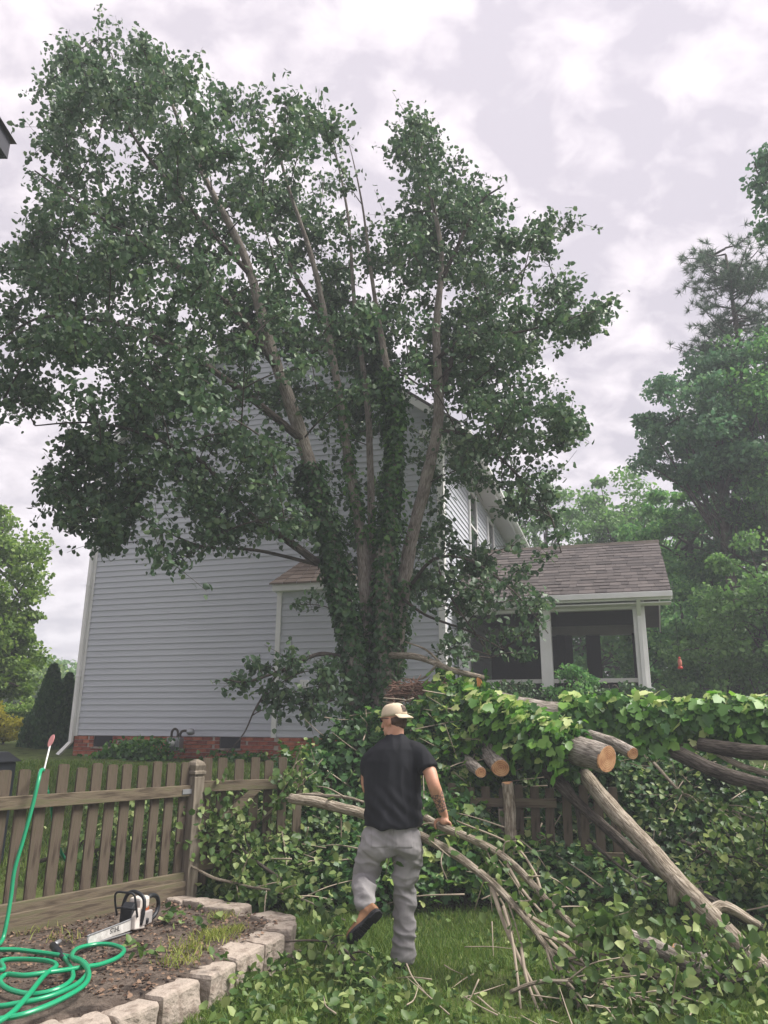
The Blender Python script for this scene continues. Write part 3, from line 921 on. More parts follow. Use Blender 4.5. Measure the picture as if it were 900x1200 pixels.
# ================================================================== the standing multi-stem tree
TD = 10.5
tb = P(432, 838, TD); tz = float(terr(tb[0], tb[1]))
pear = thing('pear_tree', 'tall leaning multi-stem tree with ivy on its trunks in front of the house', 'tree', (tb[0], tb[1], tz))
TO = np.array([tb[0], tb[1], tz])
def stem(pts):
    return catmull([P(a, b, d) for a, b, d in pts], 7)
base = np.array([tb[0], tb[1], tz - .2])
def from_base(pts, off):
    return catmull([base + np.array(off)] + [P(a, b, d) for a, b, d in pts], 8)
S = [
    (from_base([(418, 790, 10.4), (398, 690, 10.3), (378, 600, 10.2), (350, 500, 10.0), (312, 395, 9.8), (285, 300, 9.6), (245, 215, 9.4), (205, 130, 9.2), (190, 80, 9.1)], (-.12, 0, 0)), [.17, .14, .11, .095, .075, .05, .03, .012]),
    (from_base([(432, 780, 10.6), (425, 650, 10.6), (408, 535, 10.6), (388, 410, 10.5), (368, 310, 10.4), (335, 210, 10.3), (320, 140, 10.2)], (-.02, .1, 0)), [.13, .10, .075, .06, .045, .028, .01]),
    (from_base([(440, 780, 10.9), (436, 620, 10.9), (430, 470, 10.9), (415, 340, 10.8), (405, 240, 10.8), (385, 140, 10.7)], (.04, .2, 0)), [.12, .085, .06, .045, .03, .02, .008]),
    (from_base([(450, 790, 10.4), (452, 650, 10.4), (462, 500, 10.4), (448, 400, 10.3), (436, 320, 10.2), (425, 250, 10.1), (408, 170, 10.0)], (.08, -.05, 0)), [.16, .14, .10, .055, .032, .018, .006]),
    (from_base([(462, 780, 10.6), (478, 650, 10.6), (500, 560, 10.6), (514, 490, 10.6), (512, 390, 10.5), (517, 300, 10.5), (503, 220, 10.4), (490, 150, 10.4)], (.12, .05, 0)), [.14, .11, .09, .085, .068, .045, .028, .01]),
    (stem([(513, 478, 10.6), (530, 420, 10.7), (560, 370, 10.9), (600, 330, 11.1), (640, 290, 11.2)]), [.055, .045, .03, .018, .01]),
    (stem([(517, 330, 10.5), (535, 290, 10.3), (560, 240, 10.2), (590, 215, 10.1)]), [.04, .03, .02, .01]),
    (stem([(512, 420, 10.5), (550, 392, 10.2), (600, 390, 10.0), (670, 372, 9.8)]), [.035, .028, .02, .01]),
    (stem([(513, 505, 10.6), (560, 515, 10.4), (610, 560, 10.2), (640, 600, 10.1), (655, 650, 10.0)]), [.032, .026, .018, .012, .008]),
    (stem([(372, 660, 10.3), (335, 632, 10.0), (290, 600, 9.8), (240, 545, 9.6), (190, 520, 9.4), (120, 498, 9.2), (40, 500, 9.1)]), [.06, .052, .042, .032, .024, .016, .008]),
    (stem([(372, 662, 10.3), (300, 645, 9.9), (230, 640, 9.7), (150, 600, 9.5)]), [.028, .022, .015, .008]),
    (stem([(355, 515, 10.0), (300, 470, 9.6), (230, 420, 9.2), (150, 380, 8.9), (60, 370, 8.7), (0, 400, 8.6)]), [.06, .05, .04, .03, .02, .01]),
    (stem([(330, 440, 9.9), (270, 360, 9.4), (190, 300, 9.0), (110, 250, 8.8), (40, 200, 8.6)]), [.05, .04, .03, .02, .01]),
    (stem([(290, 320, 9.6), (220, 240, 9.3), (150, 150, 9.1), (130, 60, 9.0)]), [.04, .03, .02, .008]),
    (stem([(380, 380, 10.5), (330, 290, 10.8), (290, 190, 11.0), (260, 120, 11.0)]), [.04, .03, .02, .008]),
    (stem([(400, 770, 10.3), (372, 768, 10.0), (335, 785, 9.7), (290, 800, 9.4), (262, 796, 9.3)]), [.035, .028, .02, .014, .007]),
    (stem([(325, 790, 9.65), (300, 830, 9.5), (285, 860, 9.5), (262, 885, 9.4)]), [.014, .011, .008, .006]),
    (stem([(478, 690, 10.6), (510, 655, 10.2), (550, 655, 9.9), (600, 690, 9.7), (640, 740, 9.6)]), [.03, .024, .018, .012, .006]),
    (stem([(470, 700, 10.5), (500, 720, 10.2), (545, 735, 9.9), (590, 760, 9.7)]), [.024, .018, .014, .008]),
    (stem([(510, 655, 10.2), (530, 700, 9.9), (560, 745, 9.8), (575, 770, 9.7)]), [.018, .014, .01, .006]),
    (stem([(452, 455, 10.4), (470, 440, 10.2), (500, 455, 10.0), (530, 430, 9.9)]), [.022, .018, .012, .008]),
]
tubes = []
for pts, rad in S:
    big = rad[0] > .1
    pts = pts + np.stack([snoise(pts + 5 * i, 2.0, 5) for i in range(3)], -1) * (.02 if big else .03) * np.linspace(.3, 1, len(pts))[:, None]
    tubes.append((pts - TO, rad, 12 if big else 7, big))
trunk_list = [t for t in tubes if t[3]]
for pts, rad, sg, _ in trunk_list:
    V, F, U = tube(pts, rad, sg, True, .08)
    link('trunk', np_mesh('trunk', V, F, M['bark'], U, True), pear)
tube_obj('limbs', [tube(p, r, s, True, .06) for p, r, s, b in tubes if not b], M['barkdark'], pear)
# broken stub with torn wood
stub = stem([(458, 768, 10.2), (490, 770, 9.8), (530, 785, 9.4), (566, 794, 9.1)]) - TO
tube_obj('broken_limb', [tube(stub, [.045, .04, .034, .03], 9, True, .06), tube(stem([(520, 781, 9.5), (500, 762, 9.7), (475, 752, 9.9)]) - TO, [.018, .014, .01], 6),
                         tube(stem([(512, 779, 9.55), (495, 795, 9.6), (470, 795, 9.8)]) - TO, [.018, .014, .01], 6)], M['barkpale'], pear)
sp_ = stub[-2]
spl = MB()
for k in range(14):
    a = k / 14 * 6.28
    q = sp_ + np.array([rng.normal(0, .008), -.03, -.035 - .015 * (k % 3)])
    d = np.array([rng.normal(0, .018), rng.normal(0, .018), -.055 - .03 * rng.random()])
    spl.poly([q + (-.012, 0, .03), q + (.012, 0, .03), q + (0, .014, .03), q + d], [(0, 1, 3), (1, 2, 3), (2, 0, 3)])
spl.obj('torn_wood', flat('torn_orange_wood', (.62, .27, .09), .8), pear)

# foliage clusters
polys = [
    # polygon, depth centre, half spread, clusters, radius, leaves per cluster
    ([(45, 60), (75, 42), (100, 75), (130, 32), (165, 48), (185, 78), (215, 65), (245, 85), (265, 112), (300, 112), (320, 120), (350, 107), (385, 107), (402, 145), (408, 190), (404, 240),
      (436, 275), (446, 320), (455, 360), (462, 430), (440, 480), (390, 510), (340, 520), (300, 470), (260, 480), (200, 470), (150, 485), (90, 470), (20, 490), (0, 490), (0, 300), (40, 265), (18, 220), (12, 170), (40, 150)], 9.7, 2.1, 390, .30, 108),
    ([(35, 545), (90, 500), (160, 480), (230, 480), (330, 510), (372, 560), (372, 620), (330, 650), (290, 640), (250, 660), (215, 685), (200, 695), (185, 670), (165, 650), (125, 650), (70, 650), (65, 600)], 9.5, 1.1, 82, .25, 72),
    ([(200, 500), (300, 500), (360, 560), (370, 640), (300, 650), (230, 620)], 9.6, .8, 16, .26, 65),
    ([(464, 148), (490, 132), (540, 155), (565, 190), (600, 208), (615, 235), (655, 245), (680, 268), (640, 290), (650, 320), (690, 350), (712, 368), (695, 388), (650, 395), (625, 430), (650, 460), (688, 490), (678, 518),
      (640, 505), (600, 535), (560, 515), (530, 470), (480, 430), (458, 390), (456, 320), (460, 250), (480, 225), (464, 180)], 10.4, 1.4, 165, .27, 100),
    ([(470, 250), (560, 230), (600, 330), (570, 430), (500, 420)], 10.6, 1.2, 40, .3, 85),
    ([(515, 480), (600, 500), (660, 560), (660, 620), (600, 600), (540, 560)], 10.2, .8, 26, .25, 60),
    ([(485, 640), (560, 640), (620, 660), (650, 730), (600, 790), (530, 780), (490, 720)], 9.9, .6, 30, .2, 50),
    ([(252, 790), (300, 775), (350, 765), (392, 775), (400, 830), (350, 850), (318, 825), (275, 805)], 9.6, .3, 22, .17, 50),
    ([(330, 540), (500, 520), (540, 620), (500, 700), (400, 700), (330, 640)], 11.2, .5, 34, .24, 50),
    ([(60, 525), (110, 500), (170, 490), (180, 560), (140, 635), (75, 640)], 9.3, .5, 42, .22, 70),
    ([(480, 470), (545, 470), (570, 560), (520, 580), (485, 540)], 9.9, .4, 16, .2, 50), ([(490, 570), (560, 590), (570, 690), (500, 690)], 10.0, .3, 12, .2, 45), ([(640, 470), (690, 485), (680, 520), (640, 530)], 9.9, .3, 8, .15, 45), ([(640, 350), (718, 368), (690, 392), (640, 385)], 9.8, .3, 8, .15, 45),
    ([(385, 380), (470, 380), (480, 500), (400, 520)], 11.2, .8, 34, .28, 80),
    ([(595, 540), (645, 560), (665, 640), (640, 690), (600, 640)], 10.0, .3, 7, .14, 30),
    ([(320, 690), (395, 690), (395, 760), (330, 740)], 10.0, .2, 3, .10, 12),
]
skel = np.vstack([p[0] for p in tubes])
srad = np.concatenate([np.interp(np.linspace(0, 1, len(p[0])), np.linspace(0, 1, len(p[1])), p[1]) for p in tubes])
spx = []
for p_t in trunk_list:
    for q_t in p_t[0][10:]:
        w_t = q_t + TO
        a_t, b_t = proj(w_t); spx.append((a_t, b_t, w_t[1]))
spx = np.array(spx)
cl = []
for poly, dc, dsn, nc, rad, nl in polys:
    poly = np.array(poly, float)
    lo, hi = poly.min(0), poly.max(0)
    got = 0
    while got < nc:
        x, y = rng.uniform(lo[0], hi[0], 200), rng.uniform(lo[1], hi[1], 200)
        ok = in_poly(x, y, poly)
        for a, b in zip(x[ok], y[ok]):
            if got >= nc:
                break
            d = dc + np.clip(rng.normal(0, dsn * .55), -dsn, dsn)
            # the stems stay in view: foliage close in front of them moves behind
            dp = np.hypot(spx[:, 0] - a, spx[:, 1] - b)
            jn = int(np.argmin(dp))
            if dp[jn] < 24 and d < spx[jn, 2] + .4 and b > 215 and rng.random() < .88:
                d = spx[jn, 2] + .35 + abs(rng.normal(0, .5))
            cl.append((P(a, b, d) - TO, rad * rng.uniform(.7, 1.2), nl))
            got += 1
cp = np.array([c[0] for c in cl])
dist = np.array([np.min(np.linalg.norm(skel - c, axis=1)) for c in cp])
twigs = []
lp, la, ln_ = [], [], []
sk = list(skel)
skA = skel.copy()
extra = []
for i in np.argsort(dist):
    c, rad, nl = cl[i]
    ref = skA if not extra else np.vstack([skA, np.array(extra)])
    dv = c - ref
    dd = np.linalg.norm(dv, axis=1) + np.clip(ref[:, 2] - c[2] + .1, 0, None) * 1.6
    j = int(np.argmin(dd)); s0 = ref[j]
    ln = np.linalg.norm(c - s0)
    mid = (s0 + c) / 2 + np.array([0, 0, .12 * ln]) + rng.normal(0, .05 * ln, 3)
    t = np.linspace(0, 1, 7)[:, None]
    q = (1 - t) ** 2 * s0 + 2 * t * (1 - t) * mid + t * t * c
    r0 = min(.02, .005 + .007 * ln)
    twigs.append(tube(q, [r0, .004], 5))
    extra += [q[2], q[3], q[4], q[5], q[6]]
    # side shoots and leaves
    dirn = unit(c - s0)
    ns = 5
    for k in range(ns):
        e_ = c + rng.normal(0, rad * .8, 3)
        st_ = q[rng.integers(3, 7)]
        m_p = (st_ + e_) / 2 + rng.normal(0, .03, 3)
        t5 = np.linspace(0, 1, 4)[:, None]
        qq = (1 - t5) ** 2 * st_ + 2 * t5 * (1 - t5) * m_p + t5 * t5 * e_
        twigs.append(tube(qq, [.004, .002], 4, False))
        m = max(3, int(nl * .135))
        tt = rng.uniform(.15, 1.05, m)[:, None]
        pp = (1 - tt) ** 2 * st_ + 2 * tt * (1 - tt) * m_p + tt * tt * e_ + rng.normal(0, .035, (m, 3))
        lp.append(pp)
    m = int(nl * .55)
    g = unit(rng.normal(size=(m, 3))) * (rng.random((m, 1)) ** .5) * rad * np.array([1.15, 1.15, .85])
    lp.append(c + g)
lp = np.vstack(lp)
tube_obj('twigs', twigs, M['twig'], pear, kind='stuff')
leaves_obj('crown', lp, .079, M['pear'], pear, LEAF, droop=.45, up=.45)

# ivy on the lower trunks
def ivy_on(pts, rad, t0, t1, n, grow, name, mat, parent, size=.068, org=np.zeros(3), hang=.6):
    m = len(pts)
    rr = np.interp(np.linspace(0, 1, m), np.linspace(0, 1, len(rad)), rad)
    t = rng.uniform(t0, t1, n) * (m - 1)
    i = np.clip(t.astype(int), 0, m - 2); f = (t - i)[:, None]
    c = pts[i] * (1 - f) + pts[i + 1] * f
    tg = unit(pts[i + 1] - pts[i])
    d = unit(rng.normal(size=(n, 3))); d = unit(d - tg * np.sum(d * tg, 1)[:, None])
    clump = .6 + .5 * snoise(c * 1.0 + d * .4, 3.0)
    off = rr[i] + np.abs(rng.normal(0, 1, n)) * grow * np.clip(clump, .25, 1.6)
    p = c + d * off[:, None]
    ax = d * .4 + np.array([0, 0, -hang]) + rng.normal(0, .4, (n, 3))
    nr = d + np.array([0, 0, .5]) + rng.normal(0, .35, (n, 3))
    V, F = leaf_arrays(p, ax, nr, size * rng.uniform(.6, 1.25, n), IVY)
    return link(name, np_mesh(name, V, F, mat), parent, kind='stuff')
tr = [t for t in tubes if t[3]]
ivy_on(tr[0][0], tr[0][1], .0, .40, 4200, .07, 'ivy', M['ivydark'], pear)
ivy_on(tr[1][0], tr[1][1], .0, .22, 500, .04, 'ivy', M['ivydark'], pear)
ivy_on(tr[1][0], tr[1][1], .30, .52, 500, .05, 'ivy', M['ivy'], pear)
ivy_on(tr[3][0], tr[3][1], .0, .50, 3000, .07, 'ivy', M['ivydark'], pear)
ivy_on(tr[3][0], tr[3][1], .30, .515, 1500, .10, 'ivy', M['ivy'], pear)
ivy_on(tr[4][0], tr[4][1], .0, .22, 800, .07, 'ivy', M['ivydark'], pear)
ivy_on(tr[2][0], tr[2][1], .0, .2, 250, .04, 'ivy', M['ivydark'], pear)

# ================================================================== thicket and brush
BUMPS = [  # x, y, sx, sy, height
    (P(300, 950, 8.0)[0], 8.0, .45, .45, .62), (P(255, 970, 7.7)[0], 7.75, .35, .35, .42),
    (P(360, 900, 8.6)[0], 8.6, .6, .5, 1.0), (P(420, 880, 9.0)[0], 9.1, .8, .6, 1.05), (P(490, 860, 9.0)[0], 9.0, .7, .6, 1.15),
    (P(545, 830, 9.0)[0], 9.0, .7, .6, 1.35), (P(600, 850, 8.9)[0], 9.1, .7, .5, 1.15), (P(530, 930, 8.2)[0], 8.2, .5, .35, .8),
    (P(700, 900, 9.4)[0], 9.5, 1.0, .6, .9), (P(820, 900, 9.4)[0], 9.4, 1.0, .7, .8), (P(920, 930, 8.8)[0], 8.8, .9, .8, .7),
    (P(740, 880, 10.2)[0], 10.2, 1.3, .45, 1.0), (P(660, 870, 10.2)[0], 10.2, .6, .4, 1.0),
    (P(840, 980, 7.6)[0], 7.7, .7, .5, .35), (P(420, 980, 7.8)[0], 7.9, .7, .4, .42), (P(640, 990, 7.9)[0], 8.0, .7, .4, .35),
]
def bump_h(x, y):
    h = 0 * x
    for bx1_, by1_, sx_, sy_, hh in BUMPS:
        g = hh * np.exp(-((x - bx1_) / sx_) ** 2 - ((y - by1_) / sy_) ** 2)
        h = np.maximum(h, g) + .25 * np.minimum(h, g)
    return h
def thick(x, y):
    x = np.asarray(x, float); y = np.asarray(y, float)
    p = np.stack([x, y, 0 * x], -1).reshape(-1, 3)
    h = bump_h(x, y)
    return terr(x, y) + h * (1 + .16 * snoise(p, 4.2).reshape(x.shape)) - .10
tx = np.linspace(-2.2, 5.8, 150); ty = np.linspace(6.9, 11.2, 100)
tm, TV, TF = grid_mesh(tx, ty, thick, M['under'], 'mound_core')  # dark inner mound, added to block light beneath the leaves
link('light_block_mound', tm, kind='stuff', label='dark inner mound added under the ivy and cut branches to block light', cat='brush')

def sample_surface(V, F, n, wfun=None):
    tri = np.vstack([F[:, [0, 1, 2]], F[:, [0, 2, 3]]])
    a, b, c = V[tri[:, 0]], V[tri[:, 1]], V[tri[:, 2]]
    nrm = np.cross(b - a, c - a)
    ar = np.linalg.norm(nrm, axis=1) / 2
    wt = ar.copy()
    if wfun is not None:
        wt *= wfun((a + b + c) / 3)
    k = rng.choice(len(tri), n, p=wt / wt.sum())
    u, v = rng.random((2, n)); s = u + v > 1; u[s], v[s] = 1 - u[s], 1 - v[s]
    p = a[k] + u[:, None] * (b - a)[k] + v[:, None] * (c - a)[k]
    return p, unit(nrm[k])
def mound_w(c):
    h = bump_h(c[:, 0], c[:, 1])
    w_ = np.clip((h - .07) * 5, 0, 1)
    # back slopes are hidden: fewer leaves there
    return w_ * np.where(c[:, 1] > 9.6, .35, 1)
def scatter(name, n, mat, size, wfun, tmpl, lift, label, cat, V=TV, F=TF, out=.5, sag=.5):
    p, nr = sample_surface(V, F, n, wfun)
    p = p + nr * (rng.uniform(-.03, 1, n) * lift)[:, None]
    ax = nr * out + rng.normal(0, .6, (n, 3)); ax[:, 2] -= sag
    nn = nr + rng.normal(0, .45, (n, 3)); nn[:, 2] += .6
    V_, F_ = leaf_arrays(p, ax, nn, size * rng.uniform(.6, 1.25, n), tmpl)
    return link(name, np_mesh(name, V_, F_, mat), kind='stuff', label=label, cat=cat)
scatter('ivy_thicket', 30000, M['ivydark'], .074, mound_w, IVY, .20, 'dense dark green ivy covering the brush along the fence', 'ivy')
def left_w(c):
    return mound_w(c) * np.exp(-((c[:, 0] + 1.15) / .6) ** 2 - ((c[:, 1] - 7.8) / .5) ** 2)
scatter('cut_leaves', 4200, M['debris'], .068, left_w, LEAF, .28, 'pale cut leaves heaped beside the gate post', 'leaves')
def right_w(c):
    return mound_w(c) * (c[:, 0] > 1.0)
scatter('cut_leaves', 7000, M['debris'], .068, right_w, LEAF, .25, 'pale cut leaves lying on the brush at the right', 'leaves')
def mid_w(c):
    return mound_w(c) * np.exp(-((c[:, 0] - .75) / .6) ** 2) * (c[:, 1] < 9.3)
scatter('ivy_top', 2600, M['ivyfresh'], .09, mid_w, IVY, .2, 'bright green ivy leaves on the heap behind the man', 'ivy')
# pinkish pile of torn bark at the hinge of the fallen stem
hp = P(512, 812, 9.6)
bark_pts = []
for k in range(900):
    a = hp + np.clip(rng.normal(0, 1, 3), -1.6, 1.6) * np.array([.33, .16, .07])
    d = unit(rng.normal(size=3) * np.array([1, .6, .25])) * rng.uniform(.06, .26)
    bark_pts.append(tube([a - d / 2, a + rng.normal(0, .015, 3), a + d / 2], [.004, .008, .003], 4))
tube_obj('torn_bark', bark_pts, flat('reddish_bark_strip', (.25, .15, .11), .9), kind='stuff', label='reddish heap of torn bark strips at the foot of the tree', cat='bark')

# ================================================================== fallen logs and cut branches
def disc_mesh(name, r, seg, mat, seed=0):
    V = [(0, 0, .004)]; F = []
    for ring, rr in enumerate((.5, .96, 1.0)):
        for k in range(seg):
            a = k / seg * 2 * math.pi
            q = r * rr * (1 + .05 * math.sin(2 * a + seed) + .03 * math.sin(3 * a + seed * 2))
            V.append((q * math.cos(a), q * math.sin(a), .004 if ring < 2 else -.01))
    for k in range(seg):
        F.append((0, 1 + k, 1 + (k + 1) % seg))
        for ring in (0, 1):
            b = 1 + ring * seg
            F.append((b + k, b + seg + k, b + seg + (k + 1) % seg, b + (k + 1) % seg))
    me = bpy.data.meshes.new(name); me.from_pydata(V, [], F); me.update(); me.materials.append(mat)
    return me
def cut_face(p, d, r, parent, org, seed=1):
    o = link('cut_face', disc_mesh('cut_face', r, 20, M['cutwood'], seed), parent)
    o.location = Vector(p - org)
    o.rotation_euler = Vector(d).to_track_quat('Z', 'Y').to_euler()
    return o
def log(name, label, pts, rad, mat, cat='log', cut0=False, cut1=False, group=None, seg=14, wob=.015, extra=()):
    pts = catmull([P(*q) for q in pts], 7)
    pts = pts + np.stack([snoise(pts + 3 * i, 3.0, 5) for i in range(3)], -1) * wob * np.linspace(0, 1, len(pts))[:, None] * np.linspace(1, 0.3, len(pts))[:, None]
    org = pts[0].copy()
    t = thing(name, label, cat, org, 0, group)
    tb_ = [tube(pts - org, rad, seg, True, .06)]
    for ex, er in extra:
        q = catmull([P(*x) for x in ex], 6)
        tb_.append(tube(q - org, er, 8, True, .06))
    tube_obj('wood', tb_, mat, t)
    rad = np.atleast_1d(rad)
    if cut0:
        cut_face(pts[0], pts[0] - pts[2], rad[0] * .98, t, org, 1)
    if cut1:
        cut_face(pts[-1], pts[-1] - pts[-3], rad[-1] * .98, t, org, 2)
    return t, pts, org
ivy_me = []
def ivy_part_meshes():
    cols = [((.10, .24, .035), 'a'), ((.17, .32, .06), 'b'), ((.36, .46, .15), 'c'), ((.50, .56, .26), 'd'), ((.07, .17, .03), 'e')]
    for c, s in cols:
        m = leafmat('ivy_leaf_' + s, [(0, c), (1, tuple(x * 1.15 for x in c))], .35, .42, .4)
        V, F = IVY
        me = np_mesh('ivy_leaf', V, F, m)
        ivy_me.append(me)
ivy_part_meshes()
def ivy_log(t, pts, org, rad, t0, t1, n_parts, n_cloud, grow, size=.11, hang=.25):
    m = len(pts)
    rr = np.interp(np.linspace(0, 1, m), np.linspace(0, 1, len(np.atleast_1d(rad))), np.atleast_1d(rad))
    ivy_on(pts - org, np.atleast_1d(rad) if np.ndim(rad) else [rad, rad], t0, t1, n_cloud, grow, 'ivy', M['ivy'], t, size * .9, hang=1.0)
    # leaves one can pick out on top and front
    for k in range(n_parts):
        tt = rng.uniform(t0, t1) * (m - 1); i = min(int(tt), m - 2); f = tt - i
        c = pts[i] * (1 - f) + pts[i + 1] * f
        tg = unit(pts[i + 1] - pts[i])
        up = np.array([0, 0, 1.0]); sd_ = unit(np.cross(tg, up)); sd_ = sd_ if sd_[1] < 0 else -sd_
        a = rng.uniform(-.35, 1.75)
        d = up * math.cos(a) + sd_ * math.sin(a)
        p = c + d * (rr[i] + grow * rng.uniform(.5, 2.3))
        if a > 1.0:
            p = p + np.array([0, 0, -hang * rng.random()])
        ax = unit(d * .35 + sd_ * .5 + tg * rng.normal(0, .5) + np.array([0, 0, -.7]) + rng.normal(0, .25, 3))
        nr = unit(d + sd_ * .3 + rng.normal(0, .35, 3))
        x = unit(np.cross(ax, nr)); z_ = np.cross(x, ax)
        mm = Matrix(((x[0], ax[0], z_[0]), (x[1], ax[1], z_[1]), (x[2], ax[2], z_[2])))
        top = a < .9  # upper leaves get a paler mix: light from above put into their colour
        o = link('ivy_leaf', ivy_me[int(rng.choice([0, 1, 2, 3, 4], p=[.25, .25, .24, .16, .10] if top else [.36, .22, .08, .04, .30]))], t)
        o.location = Vector(p - org)
        o.rotation_euler = mm.to_euler()
        s_ = size * rng.uniform(.7, 1.25)
        o.scale = (s_, s_, s_)

# back trunk: long, ivy covered, held up off the ground
t, pts, org = log('fallen_trunk', 'long fallen trunk thick with ivy lying across the right side', [(500, 817, 9.6), (570, 826, 9.3), (640, 840, 9.0), (730, 846, 8.7), (820, 844, 8.4), (910, 850, 8.1), (1000, 858, 7.8)], [.19, .18, .17, .16, .15, .14], M['bark'], 'fallen tree')
ivy_log(t, pts, org, [.17, .16, .15], .02, .17, 50, 900, .09)
ivy_log(t, pts, org, [.17, .16, .15], .38, .60, 120, 1300, .07, .12, .38)
ivy_log(t, pts, org, [.17, .16, .15], .60, .68, 30, 300, .04, .12, .35)
ivy_log(t, pts, org, [.16, .15, .15], .68, .88, 110, 1100, .07, .12, .38)
# front trunk with big cut end
t, pts, org = log('cut_log', 'ivy covered log with the biggest round sawn end', [(548, 832, 9.0), (600, 850, 8.5), (655, 872, 8.0), (712, 890, 7.55)], [.16, .15, .14, .135], M['bark'], cut1=True)
ivy_log(t, pts, org, [.16, .15, .15], .05, .80, 240, 1600, .07, .11, .3)
log('cut_log', 'smaller sawn log end behind the big cut trunk', [(690, 862, 8.5), (720, 872, 8.2), (742, 883, 7.95)], [.066, .066, .062], M['bark'], cut1=True)
log('cut_log', 'short sawn stub pointing at the man, upper of the two beside the fence', [(560, 868, 8.9), (575, 885, 8.5), (586, 900, 8.1)], [.10, .095, .09], M['bark'], cut1=True)
log('cut_log', 'small sawn stub half hidden in ivy, left of the larger stub', [(540, 885, 8.7), (552, 896, 8.4), (563, 905, 8.1)], [.06, .06, .055], M['bark'], cut1=True)
log('cut_log', 'upright grey sawn stub with dark end standing by the short fence section', [(598, 985, 7.95), (597, 945, 8.0), (594, 917, 8.0)], [.058, .058, .056], M['barkpale'], cut1=True)
log('limb', 'thick pale limb leaning from the cut trunk down to the lower right corner', [(676, 897, 8.1), (715, 945, 7.6), (757, 990, 7.15), (795, 1035, 6.75), (845, 1085, 6.3), (905, 1145, 5.85)], [.072, .074, .072, .078, .066, .06], M['barkpale'], 'branch',
    extra=[([(793, 1028, 6.77), (790, 1048, 6.74), (789, 1062, 6.72)], [.075, .055, .03]), ([(830, 1070, 6.42), (850, 1062, 6.45), (890, 1085, 6.4)], [.05, .04, .03])])
log('limb', 'dark mossy limb crossing under the cut trunk toward the leaning limb', [(570, 850, 9.0), (625, 890, 8.4), (660, 925, 8.0), (710, 970, 7.7), (770, 1020, 7.4), (850, 1065, 7.0), (895, 1090, 6.8)], [.055, .055, .05, .048, .044, .04, .034], M['barkdark'], 'branch',
    extra=[([(655, 905, 8.05), (675, 940, 7.9), (680, 985, 7.85)], [.035, .028, .015])])
log('limb', 'dark curved limb leaving the frame at the right below the ivy trunk', [(762, 868, 8.6), (800, 885, 8.2), (850, 908, 7.8), (930, 930, 7.3)], [.06, .075, .07, .065], M['barkdark'], 'branch')
log('limb', 'thinner arched limb above the dark curved one', [(790, 872, 8.5), (830, 878, 8.2), (870, 898, 7.9), (930, 915, 7.5)], [.03, .035, .03, .025], M['barkpale'], 'branch')
log('limb', 'short thick limb stub under the ivy trunk at the right edge', [(820, 872, 8.2), (870, 880, 7.9), (940, 886, 7.5)], [.07, .075, .07], M['barkdark'], 'branch')
log('cut_log', 'upper of two small logs lying in the lower right grass', [(735, 1096, 5.75), (770, 1112, 5.65), (810, 1133, 5.5), (850, 1152, 5.4)], [.05, .055, .055, .05], M['bark'], cut0=True)
log('cut_log', 'small log lying behind its twin in the lower right grass', [(790, 1113, 5.85), (820, 1123, 5.75), (852, 1138, 5.65)], [.042, .045, .04], M['bark'], cut0=True)
log('cut_log', 'dark log lying nearest the lower right corner, under twigs', [(715, 1128, 5.5), (760, 1143, 5.4), (800, 1160, 5.3)], [.055, .06, .05], M['barkdark'])

def branch(name, label, pts, rad, mat, twigs=(), n_auto=0, leaf_n=0, leafmat_=None, lsize=.066, group=None, auto_len=.4, spread=.05):
    c = catmull([P(*q) for q in pts], 7)
    c = c + np.stack([snoise(c + 3 * i, 5.0, 5) for i in range(3)], -1) * .012
    org = c[0].copy()
    t = thing(name, label, 'branch', org, 0, group)
    main = [tube(c - org, rad, 9, True, .05)]
    anchors = []
    tw = []
    for tp, trd in twigs:
        q = catmull([P(*x) for x in tp], 6)
        tw.append(tube(q - org, trd, 6)); anchors.append(q)
    for k in range(n_auto):
        i = int(rng.uniform(.25, .98) * (len(c) - 1))
        tg = unit(c[min(i + 1, len(c) - 1)] - c[max(i - 1, 0)])
        d = unit(tg * .8 + rng.normal(0, .55, 3) + np.array([0, 0, .1]))
        ln = auto_len * rng.uniform(.5, 1.3)
        q = catmull([c[i], c[i] + d * ln * .5 + rng.normal(0, .012, 3), c[i] + d * ln + rng.normal(0, .03, 3) - np.array([0, 0, .05])], 4)
        tw.append(tube(q - org, [.007, .003], 5)); anchors.append(q)
    tube_obj('wood', main, mat, t)
    if tw:
        tube_obj('twigs', tw, M['twigpale'] if mat is M['barkpale'] else mat, t, kind='stuff')
    if leaf_n:
        leaf_n = int(leaf_n * 1.35)
        A = np.vstack(anchors) if anchors else c
        p = A[rng.integers(0, len(A), leaf_n)] + rng.normal(0, spread, (leaf_n, 3)) - org
        leaves_obj('leaves', p, lsize, leafmat_ or M['debris'], t, LEAF, droop=.5, up=.4)
    return t, c
D = M['debris']
